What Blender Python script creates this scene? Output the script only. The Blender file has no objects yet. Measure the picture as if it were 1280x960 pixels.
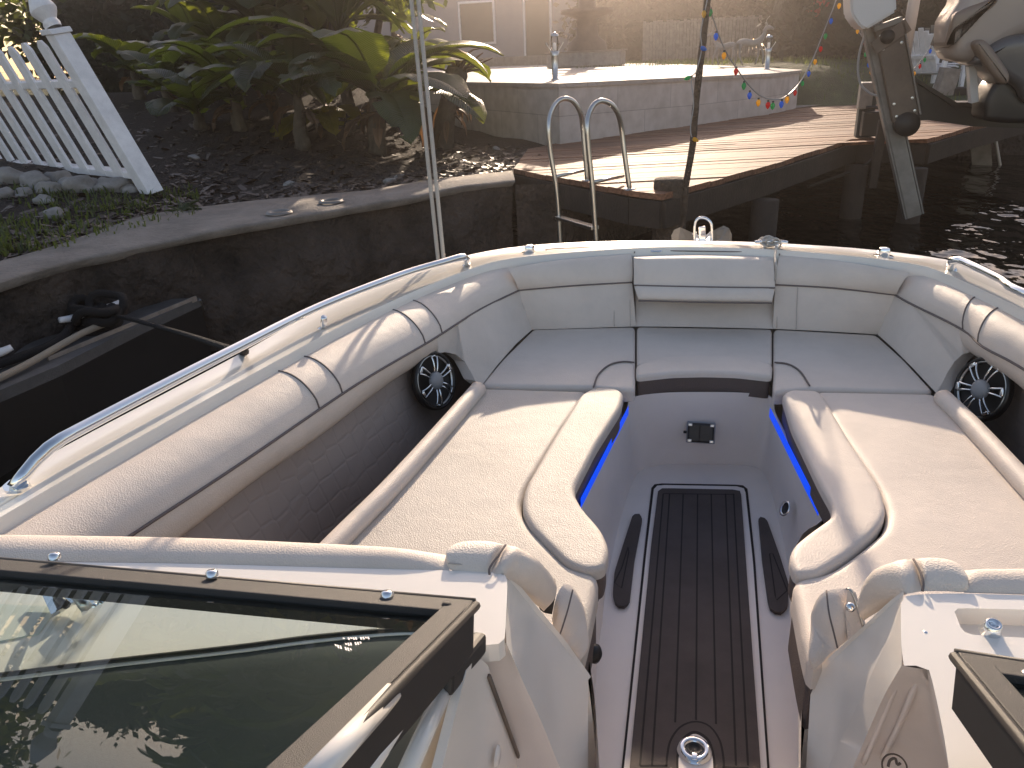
import bpy, bmesh, math, random
from mathutils import Vector, Matrix, noise
from mathutils.geometry import tessellate_polygon
random.seed(7)
scene = bpy.context.scene
COL = scene.collection
# ------------------------------------------------------------------ camera (phone, 27 mm)
F, CX, CY = 960.0, 640.0, 480.0
_r = math.radians(2.6)
_d = Vector(((878 - CX) / F, -(59 - CY) / F, -1.0)).normalized()
_t = math.atan((-math.sin(_r) * _d[0] + math.cos(_r) * _d[1]) / (-_d[2]))
_u = Vector((-math.sin(_r) * math.cos(_t), math.cos(_r) * math.cos(_t), math.sin(_t)))
_s = _d.cross(_u)
RM = Matrix((_s, _d, _u))
CAM = Vector((0, 0, 1.95))
def _ray(px, py): return RM @ Vector(((px - CX) / F, -(py - CY) / F, -1.0))
def W(px, py, z):                     # point seen at a pixel, at world height z
    v = _ray(px, py); return CAM + v * ((z - CAM.z) / v.z)
def WY(px, py, y):                    # the same, at distance y along the boat's axis
    v = _ray(px, py); return CAM + v * (y / v.y)
def WX(px, py, x):
    v = _ray(px, py); return CAM + v * (x / v.x)
cd = bpy.data.cameras.new('camera'); cam = bpy.data.objects.new('camera', cd); COL.objects.link(cam)
cd.sensor_width = 36; cd.lens = 36 * F / 1280; cd.clip_start = 0.02; cd.clip_end = 2000
cam.matrix_world = Matrix.Translation(CAM) @ RM.to_4x4()
scene.camera = cam
# ------------------------------------------------------------------ materials
def new_mat(name):
    m = bpy.data.materials.new(name); m.use_nodes = True
    return m, m.node_tree.nodes, m.node_tree.links, m.node_tree.nodes['Principled BSDF']
def mat(name, col, rough=.5, metal=0, bump=0, bscale=200, var=0, vscale=6, coat=0, spec=.5, var2=None, detail=4, bdist=.01, rvar=0):
    m, N, L, b = new_mat(name)
    b.inputs['Base Color'].default_value = (*col, 1); b.inputs['Roughness'].default_value = rough
    b.inputs['Metallic'].default_value = metal; b.inputs['Coat Weight'].default_value = coat
    b.inputs['Coat Roughness'].default_value = .06; b.inputs['Specular IOR Level'].default_value = spec
    tc = N.new('ShaderNodeTexCoord')
    if bump:
        n = N.new('ShaderNodeTexNoise'); n.inputs['Scale'].default_value = bscale; n.inputs['Detail'].default_value = detail
        bp = N.new('ShaderNodeBump'); bp.inputs['Strength'].default_value = bump; bp.inputs['Distance'].default_value = bdist
        L.new(tc.outputs['Object'], n.inputs['Vector']); L.new(n.outputs['Fac'], bp.inputs['Height']); L.new(bp.outputs['Normal'], b.inputs['Normal'])
    if var:
        n2 = N.new('ShaderNodeTexNoise'); n2.inputs['Scale'].default_value = vscale; n2.inputs['Detail'].default_value = 6; n2.inputs['Roughness'].default_value = .65
        cr = N.new('ShaderNodeValToRGB'); e = cr.color_ramp.elements
        lo = var2 if var2 else tuple(c * (1 - var) for c in col)
        e[0].position = .3; e[0].color = (*lo, 1); e[1].position = .7; e[1].color = (*tuple(min(1, c * (1 + var * .6)) for c in col), 1)
        L.new(tc.outputs['Object'], n2.inputs['Vector']); L.new(n2.outputs['Fac'], cr.inputs['Fac']); L.new(cr.outputs['Color'], b.inputs['Base Color'])
        if rvar:
            mr = N.new('ShaderNodeMapRange'); mr.inputs['To Min'].default_value = max(0, rough - rvar); mr.inputs['To Max'].default_value = min(1, rough + rvar)
            L.new(n2.outputs['Fac'], mr.inputs['Value']); L.new(mr.outputs['Result'], b.inputs['Roughness'])
    return m
def leaf_mat(name, col, trans, rough=.35, amount=.45, var=.5, veins=False):
    m, N, L, b = new_mat(name)
    b.inputs['Roughness'].default_value = rough
    tc = N.new('ShaderNodeTexCoord'); n2 = N.new('ShaderNodeTexNoise'); n2.inputs['Scale'].default_value = 2.5; n2.inputs['Detail'].default_value = 5
    cr = N.new('ShaderNodeValToRGB'); e = cr.color_ramp.elements
    e[0].position = .35; e[0].color = (*tuple(c * (1 - var) for c in col), 1); e[1].position = .68; e[1].color = (*tuple(c * (1 + var) for c in col), 1)
    L.new(tc.outputs['Object'], n2.inputs['Vector']); L.new(n2.outputs['Fac'], cr.inputs['Fac']); L.new(cr.outputs['Color'], b.inputs['Base Color'])
    tr = N.new('ShaderNodeBsdfTranslucent'); tr.inputs['Color'].default_value = (*trans, 1)
    mx = N.new('ShaderNodeMixShader'); mx.inputs['Fac'].default_value = amount
    if veins:
        wv = N.new('ShaderNodeTexWave'); wv.inputs['Scale'].default_value = 14; wv.inputs['Distortion'].default_value = 1.2; wv.inputs['Detail'].default_value = 2
        bp = N.new('ShaderNodeBump'); bp.inputs['Strength'].default_value = .5; bp.inputs['Distance'].default_value = .01
        L.new(tc.outputs['UV'], wv.inputs['Vector']); L.new(wv.outputs['Fac'], bp.inputs['Height']); L.new(bp.outputs['Normal'], b.inputs['Normal']); L.new(bp.outputs['Normal'], tr.inputs['Normal'])
    out = N['Material Output']
    L.new(b.outputs[0], mx.inputs[1]); L.new(tr.outputs[0], mx.inputs[2]); L.new(mx.outputs[0], out.inputs['Surface'])
    return m
M = {}
M['gel'] = mat('white_gelcoat', (.83, .78, .71), .22, coat=.35, var=.035, vscale=2.2, bump=.015, bscale=4, bdist=.02)
M['liner'] = mat('liner_gelcoat', (.82, .74, .68), .35, var=.05, vscale=5)
def vinyl_mat(name, col, grain=.22, var=.06):
    m, N, L, b = new_mat(name)
    b.inputs['Roughness'].default_value = .56; b.inputs['Specular IOR Level'].default_value = .32
    tc = N.new('ShaderNodeTexCoord')
    v = N.new('ShaderNodeTexVoronoi'); v.inputs['Scale'].default_value = 330
    n = N.new('ShaderNodeTexNoise'); n.inputs['Scale'].default_value = 7; n.inputs['Detail'].default_value = 3
    w = N.new('ShaderNodeTexNoise'); w.inputs['Scale'].default_value = 16; w.inputs['Detail'].default_value = 6; w.inputs['Distortion'].default_value = 1.2
    b1 = N.new('ShaderNodeBump'); b1.inputs['Strength'].default_value = grain; b1.inputs['Distance'].default_value = .003
    b2 = N.new('ShaderNodeBump'); b2.inputs['Strength'].default_value = .3; b2.inputs['Distance'].default_value = .012
    b3 = N.new('ShaderNodeBump'); b3.inputs['Strength'].default_value = .06; b3.inputs['Distance'].default_value = .012
    for x in (v, n, w): L.new(tc.outputs['Object'], x.inputs['Vector'])
    L.new(n.outputs['Fac'], b2.inputs['Height']); L.new(w.outputs['Fac'], b3.inputs['Height']); L.new(v.outputs['Distance'], b1.inputs['Height'])
    L.new(b2.outputs['Normal'], b3.inputs['Normal']); L.new(b3.outputs['Normal'], b1.inputs['Normal']); L.new(b1.outputs['Normal'], b.inputs['Normal'])
    c = N.new('ShaderNodeTexNoise'); c.inputs['Scale'].default_value = 4.5; c.inputs['Detail'].default_value = 7; c.inputs['Roughness'].default_value = .7
    cr = N.new('ShaderNodeValToRGB'); e = cr.color_ramp.elements
    e[0].position = .34; e[0].color = (*tuple(k * (1 - var) for k in col), 1); e[1].position = .6; e[1].color = (*col, 1)
    L.new(tc.outputs['Object'], c.inputs['Vector']); L.new(c.outputs['Fac'], cr.inputs['Fac']); L.new(cr.outputs['Color'], b.inputs['Base Color'])
    return m
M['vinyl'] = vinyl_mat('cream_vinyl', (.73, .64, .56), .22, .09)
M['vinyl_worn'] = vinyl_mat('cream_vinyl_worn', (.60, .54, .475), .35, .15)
M['perf'] = vinyl_mat('perforated_cream_vinyl', (.75, .67, .59), .35, .08)
M['char'] = vinyl_mat('charcoal_vinyl', (.125, .095, .083), .3, .1)
M['seam'] = mat('seam_thread', (.16, .13, .12), .8)
M['stitch'] = mat('pale_stitching', (.45, .40, .36), .8)
M['chrome'] = mat('polished_steel', (.78, .79, .80), .07, 1)
M['steel'] = mat('brushed_steel', (.55, .54, .52), .28, 1, bump=.05, bscale=300)
M['black'] = mat('black_plastic', (.012, .011, .011), .4)
M['frame'] = mat('black_powder_coat', (.032, .030, .030), .66, 0, bump=.35, bscale=900, bdist=.004)
M['rubber'] = mat('black_rubber', (.02, .018, .017), .55)
M['dash'] = mat('dark_dash_vinyl', (.028, .038, .038), .6, bump=.05, bscale=500)
M['mat'] = mat('charcoal_deck_foam', (.075, .058, .052), .75, bump=.25, bscale=700, var=.28, vscale=7)
M['groove'] = mat('black_groove', (.012, .008, .008), .8)
M['grey_plastic'] = mat('grey_plastic', (.30, .30, .31), .35)
M['nonskid'] = mat('white_nonskid', (.62, .64, .60), .6)
def hex_panel():
    m, N, L, b = new_mat('quilted_grey_brown_vinyl')
    b.inputs['Base Color'].default_value = (.34, .275, .24, 1); b.inputs['Roughness'].default_value = .6
    tc = N.new('ShaderNodeTexCoord'); v = N.new('ShaderNodeTexVoronoi'); v.feature = 'DISTANCE_TO_EDGE'; v.inputs['Scale'].default_value = 17; v.inputs['Randomness'].default_value = .25
    mr = N.new('ShaderNodeMapRange'); mr.inputs['From Max'].default_value = .10
    bp = N.new('ShaderNodeBump'); bp.inputs['Strength'].default_value = .3; bp.inputs['Distance'].default_value = .004
    L.new(tc.outputs['Object'], v.inputs['Vector']); L.new(v.outputs['Distance'], mr.inputs['Value']); L.new(mr.outputs['Result'], bp.inputs['Height']); L.new(bp.outputs['Normal'], b.inputs['Normal'])
    return m
M['hex'] = hex_panel()
def led_mat():
    m, N, L, b = new_mat('blue_led'); b.inputs['Base Color'].default_value = (0, .05, .8, 1)
    b.inputs['Emission Color'].default_value = (0.0, .085, 1, 1); b.inputs['Emission Strength'].default_value = 0.30
    return m
M['led'] = led_mat()
def glass_mat(name='tinted_glass', tint=(.74, .87, .85), ior=1.5, boost=1.0):
    m, N, L, b = new_mat(name); N.remove(b)
    tr = N.new('ShaderNodeBsdfTransparent'); tr.inputs['Color'].default_value = (*tint, 1)
    gl = N.new('ShaderNodeBsdfGlossy'); gl.inputs['Roughness'].default_value = .004
    fr = N.new('ShaderNodeFresnel'); fr.inputs['IOR'].default_value = ior
    mx = N.new('ShaderNodeMixShader')
    L.new(fr.outputs[0], mx.inputs['Fac']); L.new(tr.outputs[0], mx.inputs[1]); L.new(gl.outputs[0], mx.inputs[2])
    L.new(mx.outputs[0], N['Material Output'].inputs['Surface'])
    return m
M['glass'] = glass_mat(ior=1.52)
M['clear'] = glass_mat('clear_glass', (.93, .93, .93))
M['conc'] = mat('weathered_concrete', (.22, .19, .165), .85, bump=.5, bscale=40, var=.35, vscale=5, bdist=.02)
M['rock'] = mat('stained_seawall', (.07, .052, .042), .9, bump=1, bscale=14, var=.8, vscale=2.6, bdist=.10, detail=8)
M['stone'] = mat('pale_stone', (.27, .25, .235), .85, bump=.6, bscale=30, var=.3, vscale=8)
M['soil'] = mat('dark_mulch', (.030, .019, .014), .95, bump=1, bscale=45, var=.5, vscale=20, bdist=.04)
M['chip'] = mat('mulch_chips', (.075, .048, .034), .5, var=.5, vscale=9)
M['lawn'] = mat('lawn_soil', (.055, .07, .025), .95, bump=1, bscale=60, var=.4, vscale=3, bdist=.03)
M['grass'] = leaf_mat('grass_blades', (.04, .055, .018), (.22, .28, .05), .5, .4)
M['wood'] = mat('grey_weathered_wood', (.30, .25, .21), .8, bump=.5, bscale=60, var=.4, vscale=8)
M['darkwood'] = mat('dark_wet_timber', (.035, .026, .02), .8, bump=.6, bscale=50, var=.4)
M['floatdeck'] = mat('grey_float_deck', (.10, .095, .092), .75, bump=.4, bscale=150, var=.35, vscale=5)
M['white'] = mat('white_paint', (.80, .77, .77), .55, bump=.25, bscale=40, var=.16, vscale=9)
M['galv'] = mat('galvanised_aluminium', (.24, .225, .21), .55, .5, var=.35, vscale=5, bump=.1, bscale=60)
M['brown'] = mat('brown_powder_coat', (.14, .105, .08), .5, var=.25, vscale=6)
M['blacksteel'] = mat('black_painted_steel', (.014, .012, .012), .45)
M['cowl'] = mat('grey_engine_cowl', (.36, .30, .265), .3, coat=.2)
M['cowl2'] = mat('dark_grey_engine_cowl', (.09, .085, .085), .3, coat=.25)
M['armtan'] = mat('brown_grey_engine_paint', (.20, .145, .11), .35, coat=.1)
M['pvc'] = mat('dull_white_pvc', (.60, .58, .57), .45)
M['rope'] = mat('tan_rope', (.42, .35, .27), .9, bump=1, bscale=250)
M['whiterope'] = mat('white_rope', (.62, .58, .53), .9, bump=1, bscale=250)
M['blackrope'] = mat('black_rope', (.012, .010, .010), .9, bump=1, bscale=200)
M['house'] = mat('grey_blue_stucco', (.20, .21, .25), .9, bump=.3, bscale=60, var=.1, vscale=2)
M['bark'] = mat('dark_bark', (.075, .055, .04), .9, bump=1, bscale=25, var=.5, vscale=6, bdist=.05)
M['banana'] = leaf_mat('banana_leaf', (.030, .044, .022), (.36, .42, .02), .3, .34, .7, True)
M['yellowleaf'] = leaf_mat('yellowing_leaf', (.16, .15, .02), (.50, .38, .02), .45, .5, .4, True)
M['dryleaf'] = leaf_mat('dry_brown_leaf', (.15, .10, .065), (.25, .12, .04), .6, .3)
M['hedge'] = leaf_mat('dark_hedge_leaf', (.018, .022, .011), (.05, .06, .012), .7, .2)
M['innergrowth'] = mat('dense_inner_growth', (.018, .024, .011), .9, bump=1, bscale=9, var=.6, vscale=5, bdist=.15)
M['tree'] = leaf_mat('tree_leaf', (.035, .05, .018), (.16, .2, .03), .45, .35)
M['redflower'] = leaf_mat('red_bract', (.30, .03, .035), (.5, .05, .04), .5, .4)
M['trunk'] = mat('banana_stem', (.10, .08, .055), .8, bump=.8, bscale=18, var=.5, vscale=6, bdist=.03)
M['umber'] = mat('dark_brown_stone', (.10, .065, .05), .7, bump=.5, bscale=30, var=.3)
for nm, c in (('red', (.65, .03, .03)), ('green', (.02, .42, .16)), ('blue', (.01, .22, .75)), ('yellow', (.85, .55, .06))):
    m, N, L, b = new_mat(nm + '_bulb'); b.inputs['Base Color'].default_value = (*c, 1); b.inputs['Roughness'].default_value = .15
    tr = N.new('ShaderNodeBsdfTranslucent'); tr.inputs['Color'].default_value = (*c, 1); mx = N.new('ShaderNodeMixShader'); mx.inputs['Fac'].default_value = .6
    L.new(b.outputs[0], mx.inputs[1]); L.new(tr.outputs[0], mx.inputs[2]); L.new(mx.outputs[0], N['Material Output'].inputs['Surface'])
    M[nm] = m
def water_mat():
    m, N, L, b = new_mat('dark_canal_water')
    b.inputs['Base Color'].default_value = (.006, .005, .004, 1); b.inputs['Roughness'].default_value = .03; b.inputs['IOR'].default_value = 1.33
    tc = N.new('ShaderNodeTexCoord'); mp = N.new('ShaderNodeMapping'); mp.inputs['Scale'].default_value = (1, .55, 1)
    n = N.new('ShaderNodeTexNoise'); n.inputs['Scale'].default_value = 1.6; n.inputs['Detail'].default_value = 3
    n2 = N.new('ShaderNodeTexNoise'); n2.inputs['Scale'].default_value = 9; n2.inputs['Detail'].default_value = 2
    ad = N.new('ShaderNodeMath'); ad.operation = 'MULTIPLY_ADD'; ad.inputs[1].default_value = .07
    bp = N.new('ShaderNodeBump'); bp.inputs['Strength'].default_value = .8; bp.inputs['Distance'].default_value = .22
    L.new(tc.outputs['Object'], mp.inputs['Vector']); L.new(mp.outputs[0], n.inputs['Vector']); L.new(mp.outputs[0], n2.inputs['Vector'])
    L.new(n2.outputs['Fac'], ad.inputs[0]); L.new(n.outputs['Fac'], ad.inputs[2]); L.new(ad.outputs[0], bp.inputs['Height']); L.new(bp.outputs['Normal'], b.inputs['Normal'])
    return m
M['water'] = water_mat()
def deck_mat():
    m, N, L, b = new_mat('weathered_dock_boards'); b.inputs['Roughness'].default_value = .7
    tc = N.new('ShaderNodeTexCoord'); mp = N.new('ShaderNodeMapping'); mp.inputs['Scale'].default_value = (3, 40, 40)
    n = N.new('ShaderNodeTexNoise'); n.inputs['Scale'].default_value = 1.3; n.inputs['Detail'].default_value = 6
    n2 = N.new('ShaderNodeTexNoise'); n2.inputs['Scale'].default_value = .9
    cr = N.new('ShaderNodeValToRGB'); e = cr.color_ramp.elements
    e[0].position = .3; e[0].color = (.12, .048, .026, 1); e[1].position = .72; e[1].color = (.35, .175, .10, 1)
    mx = N.new('ShaderNodeMix'); mx.data_type = 'RGBA'; mx.blend_type = 'MULTIPLY'; mx.inputs['Factor'].default_value = .6
    at = N.new('ShaderNodeAttribute'); at.attribute_name = 'tone'
    L.new(tc.outputs['Object'], mp.inputs['Vector']); L.new(mp.outputs[0], n.inputs['Vector']); L.new(n.outputs['Fac'], cr.inputs['Fac'])
    L.new(cr.outputs['Color'], mx.inputs['A']); L.new(at.outputs['Color'], mx.inputs['B']); L.new(mx.outputs['Result'], b.inputs['Base Color'])
    bp = N.new('ShaderNodeBump'); bp.inputs['Strength'].default_value = .4; bp.inputs['Distance'].default_value = .01
    L.new(n.outputs['Fac'], bp.inputs['Height']); L.new(bp.outputs['Normal'], b.inputs['Normal'])
    return m
M['deck'] = deck_mat()
def tile_mat(name, c1, c2, scale, mortar=.004, rot=None):
    m, N, L, b = new_mat(name); b.inputs['Roughness'].default_value = .7
    tc = N.new('ShaderNodeTexCoord'); br = N.new('ShaderNodeTexBrick')
    br.inputs['Color1'].default_value = (*c1, 1); br.inputs['Color2'].default_value = (*c2, 1); br.inputs['Mortar'].default_value = (*tuple(c * .6 for c in c1), 1)
    br.inputs['Scale'].default_value = scale; br.inputs['Mortar Size'].default_value = mortar; br.inputs['Brick Width'].default_value = .9; br.inputs['Row Height'].default_value = .42
    n = N.new('ShaderNodeTexNoise'); n.inputs['Scale'].default_value = 7; n.inputs['Detail'].default_value = 6
    cr = N.new('ShaderNodeValToRGB'); e = cr.color_ramp.elements; e[0].position = .3; e[0].color = (.72, .7, .68, 1); e[1].position = .7; e[1].color = (1, 1, 1, 1)
    mx = N.new('ShaderNodeMix'); mx.data_type = 'RGBA'; mx.blend_type = 'MULTIPLY'; mx.inputs['Factor'].default_value = .9
    L.new(tc.outputs['UV'], br.inputs['Vector']); L.new(tc.outputs['Object'], n.inputs['Vector']); L.new(n.outputs['Fac'], cr.inputs['Fac'])
    L.new(br.outputs['Color'], mx.inputs['A']); L.new(cr.outputs['Color'], mx.inputs['B']); L.new(mx.outputs['Result'], b.inputs['Base Color'])
    return m
M['trav'] = tile_mat('travertine_cladding', (.60, .535, .50), (.53, .475, .445), 1.0)
M['paver'] = tile_mat('pale_travertine_pavers', (.44, .39, .36), (.38, .335, .31), 1.2)
# ------------------------------------------------------------------ geometry helpers
def cat(pts, n=None, closed=False, sub=8):
    P = [Vector(p) for p in pts]; k = len(P); out = []
    segs = k if closed else k - 1
    for i in range(segs):
        if closed: a, b, c, d = P[(i - 1) % k], P[i], P[(i + 1) % k], P[(i + 2) % k]
        else: a, b, c, d = P[max(i - 1, 0)], P[i], P[i + 1], P[min(i + 2, k - 1)]
        for j in range(sub):
            t = j / sub; t2, t3 = t * t, t ** 3
            out.append(.5 * ((2 * b) + (c - a) * t + (2 * a - 5 * b + 4 * c - d) * t2 + (3 * b - a - 3 * c + d) * t3))
    if not closed: out.append(P[-1].copy())
    return resample(out, n, closed) if n else out
def resample(P, n, closed=False):
    Q = P + [P[0]] if closed else P
    L = [0]
    for i in range(1, len(Q)): L.append(L[-1] + (Q[i] - Q[i - 1]).length)
    T = L[-1]; out = []; j = 0
    m = n if closed else n - 1
    for i in range(n):
        s = T * i / m
        while j < len(L) - 2 and L[j + 1] < s: j += 1
        d = L[j + 1] - L[j]
        out.append(Q[j].lerp(Q[j + 1], (s - L[j]) / d if d > 1e-9 else 0))
    return out
def curve(pix, n=40, sub=8): return cat([W(*p) for p in pix], n, sub=sub)
def obj(name, bm, m, parent=None, smooth=False, loc=None, inv=True, autosmooth=None):
    me = bpy.data.meshes.new(name); bmesh.ops.recalc_face_normals(bm, faces=bm.faces) if autosmooth is None else None
    bm.to_mesh(me); bm.free()
    for mm in (m if isinstance(m, (list, tuple)) else [m]): me.materials.append(mm)
    if smooth:
        for p in me.polygons: p.use_smooth = True
    o = bpy.data.objects.new(name, me); COL.objects.link(o)
    if loc is not None: o.location = loc
    if parent is not None:
        o.parent = parent
        if inv: o.matrix_parent_inverse = wm(parent).inverted()
    return o
def wm(o):
    m = Matrix.LocRotScale(o.location, o.rotation_euler, o.scale)
    return wm(o.parent) @ o.matrix_parent_inverse @ m if o.parent else m
def smooth_by_angle(o, deg=35):
    me = o.data
    for p in me.polygons: p.use_smooth = True
    me.set_sharp_from_angle(angle=math.radians(deg)); return o
def tag(o, label=None, cat_=None, group=None, kind=None):
    if label: o['label'] = label
    if cat_: o['category'] = cat_
    if group: o['group'] = group
    if kind: o['kind'] = kind
    return o
def thing(name, label, cat_, loc=(0, 0, 0), rz=0, group=None):
    o = bpy.data.objects.new(name, None); o.empty_display_size = .2; COL.objects.link(o); o.location = loc; o.rotation_euler = (0, 0, rz)
    return tag(o, label, cat_, group)
def dup(root, loc, rz, label=None, scale=None):
    r = root.copy(); COL.objects.link(r); r.location = loc; r.rotation_euler = (0, 0, rz)
    if scale: r.scale = (scale,) * 3
    if label: r['label'] = label
    for ch in list(root.children):
        c = ch.copy(); COL.objects.link(c); c.parent = r
        for g in ch.children:
            e = g.copy(); COL.objects.link(e); e.parent = c
    return r
def B(): return bmesh.new()
def loft(curves, bm=None, closed=False, cap=False):
    bm = bm or B(); G = [[bm.verts.new(p) for p in c] for c in curves]; n = len(curves[0])
    for a, b in zip(G, G[1:]):
        for i in range(n if closed else n - 1):
            j = (i + 1) % n; bm.faces.new((a[i], a[j], b[j], b[i]))
    if cap:
        bm.faces.new(G[0]); bm.faces.new(G[-1])
    return bm
def lerpc(A, Bc, t): return [a.lerp(b, t) for a, b in zip(A, Bc)]
def roll(A, Bc, bulge, seg=10, power=.75, toward=None, taper=0, wrap=0):
    """a padded roll between two curves, bulging towards 'toward' (default: the cockpit and up)"""
    n = len(A); rows = []
    for k in range(seg + 1):
        t = k / seg; row = []
        for i in range(n):
            tan = (A[min(i + 1, n - 1)] - A[max(i - 1, 0)]); nn = tan.cross(Bc[i] - A[i])
            if nn.length < 1e-9: nn = Vector((0, 0, 1))
            nn.normalize()
            ref = toward if toward is not None else (CAM - A[i])
            if nn.dot(ref) < 0: nn = -nn
            e = 1.0
            if taper:
                d = min(i, n - 1 - i) / (n - 1) / taper
                e = math.sin(min(1, d) * math.pi / 2) ** .6 if d < 1 else 1
            row.append(A[i].lerp(Bc[i], t) + nn * (bulge * e * max(0, math.sin(math.pi * t)) ** power))
        rows.append(row)
    return rows
def tube(pts, r, seg=10, bm=None, closed=False, caps=True, radii=None):
    bm = bm or B(); n = len(pts); rings = []; prev = None
    for i in range(n):
        if closed: t = pts[(i + 1) % n] - pts[i - 1]
        else: t = pts[min(i + 1, n - 1)] - pts[max(i - 1, 0)]
        t = t.normalized()
        if prev is None:
            a = Vector((0, 0, 1)) if abs(t.z) < .9 else Vector((1, 0, 0)); u = t.cross(a).normalized()
        else: u = (prev - t * prev.dot(t)).normalized()
        prev = u; v = t.cross(u); rr = radii[i] if radii else r
        rings.append([bm.verts.new(pts[i] + u * (rr * math.cos(2 * math.pi * k / seg)) + v * (rr * math.sin(2 * math.pi * k / seg))) for k in range(seg)])
    for i in range(n if closed else n - 1):
        a, b = rings[i], rings[(i + 1) % n]
        for k in range(seg): bm.faces.new((a[k], a[(k + 1) % seg], b[(k + 1) % seg], b[k]))
    if caps and not closed: bm.faces.new(rings[0]); bm.faces.new(rings[-1])
    return bm
def basis(z, up=Vector((0, 0, 1))):
    z = z.normalized(); x = up.cross(z)
    if x.length < 1e-4: x = Vector((1, 0, 0)).cross(z)
    x.normalize(); return Matrix((x, z.cross(x), z)).transposed()
def box(c, s, rot=None, bm=None, bev=0):
    bm = bm or B(); R = rot or Matrix.Identity(3); c = Vector(c)
    vs = [bm.verts.new(c + R @ Vector((x * s[0] / 2, y * s[1] / 2, z * s[2] / 2))) for x in (-1, 1) for y in (-1, 1) for z in (-1, 1)]
    fs = [bm.faces.new([vs[i] for i in f]) for f in ((0, 1, 3, 2), (4, 6, 7, 5), (0, 4, 5, 1), (2, 3, 7, 6), (0, 2, 6, 4), (1, 5, 7, 3))]
    if bev:
        es = list({e for f in fs for e in f.edges})
        bmesh.ops.bevel(bm, geom=es, offset=bev, segments=2, affect='EDGES', profile=.5)
    return bm
def bar(p0, p1, w, h, up=Vector((0, 0, 1)), bm=None, bev=0):
    z = p1 - p0; R = basis(z, up)
    return box((p0 + p1) / 2, (w, h, z.length), R, bm, bev)
def lathe(prof, c, axis=Vector((0, 0, 1)), seg=24, bm=None):
    bm = bm or B(); R = basis(axis, Vector((0, 1, 0)) if abs(axis.normalized().y) < .9 else Vector((1, 0, 0))); rings = []
    for r, z in prof:
        if r < 1e-5: rings.append([bm.verts.new(Vector(c) + R @ Vector((0, 0, z)))])
        else: rings.append([bm.verts.new(Vector(c) + R @ Vector((r * math.cos(2 * math.pi * k / seg), r * math.sin(2 * math.pi * k / seg), z))) for k in range(seg)])
    for a, b in zip(rings, rings[1:]):
        if len(a) == 1 and len(b) == 1: continue
        for k in range(seg):
            j = (k + 1) % seg
            if len(a) == 1: bm.faces.new((a[0], b[k], b[j]))
            elif len(b) == 1: bm.faces.new((a[k], a[j], b[0]))
            else: bm.faces.new((a[k], a[j], b[j], b[k]))
    return bm
def area2(P): return sum(P[i].x * P[(i + 1) % len(P)].y - P[(i + 1) % len(P)].x * P[i].y for i in range(len(P)))
def inset_pts(P, d):
    n = len(P); out = []
    for i in range(n):
        t = (P[(i + 1) % n] - P[i - 1]); nn = Vector((-t.y, t.x, 0))
        if nn.length > 1e-9: nn.normalize()
        out.append(P[i] + nn * d)
    return out
def cushion(P, depth, r, crown=.0, bm=None, bottom=True):
    """closed outline (3-D points at the top height) -> padded block with rolled edges"""
    bm = bm or B()
    if area2(P) < 0: P = P[::-1]
    rings = []
    prof = [(0, -depth), (0, -r)] + [(r * (1 - math.cos(a)), -r + r * math.sin(a)) for a in [math.pi * k / 12 for k in range(1, 7)]] + [(r + .005, .0004), (r + .011, .0005)]
    for ins, dz in prof:
        rings.append([bm.verts.new(p + Vector((0, 0, dz))) for p in inset_pts(P, ins)])
    n = len(P)
    for a, b in zip(rings, rings[1:]):
        for i in range(n): bm.faces.new((a[i], a[(i + 1) % n], b[(i + 1) % n], b[i]))
    def cap(ring, flip):
        for t in tessellate_polygon([[v.co for v in ring]]):
            try: bm.faces.new([ring[i] for i in (t[::-1] if flip else t)])
            except ValueError: pass
    cap(rings[-1], False)
    if bottom: cap(rings[0], True)
    return bm
def plate(P, off, bm=None):
    """polygon (roughly planar) with thickness 'off'"""
    bm = bm or B(); a = [bm.verts.new(p) for p in P]; b = [bm.verts.new(p + off) for p in P]; n = len(P)
    bm.faces.new(a); bm.faces.new(b[::-1])
    for i in range(n): bm.faces.new((a[i], b[i], b[(i + 1) % n], a[(i + 1) % n]))
    return bm
def grid_fill(bm, P, hole=None):
    def ring(Q):
        vs = [bm.verts.new(p) for p in Q]; return [bm.edges.new((vs[i], vs[(i + 1) % len(vs)])) for i in range(len(vs))]
    es = ring(P) + (ring(hole) if hole else [])
    bmesh.ops.triangle_fill(bm, use_beauty=True, use_dissolve=False, edges=es); return bm
V = Vector
# =================================================================== THE BOAT
boat = thing('bowrider_boat', 'white bowrider boat with cream cushions in its open bow', 'boat', (0.05, 1.9, .4))
def part(name, bm, m, parent=None, smooth=True, ang=None, label=None):
    o = obj(name, bm, m, parent or boat, smooth=smooth)
    if ang: smooth_by_angle(o, ang)
    if label: o['label'] = label
    return o
def subsurf(o, lv=1):
    s = o.modifiers.new('smooth', 'SUBSURF'); s.levels = lv; s.render_levels = lv; return o
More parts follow.
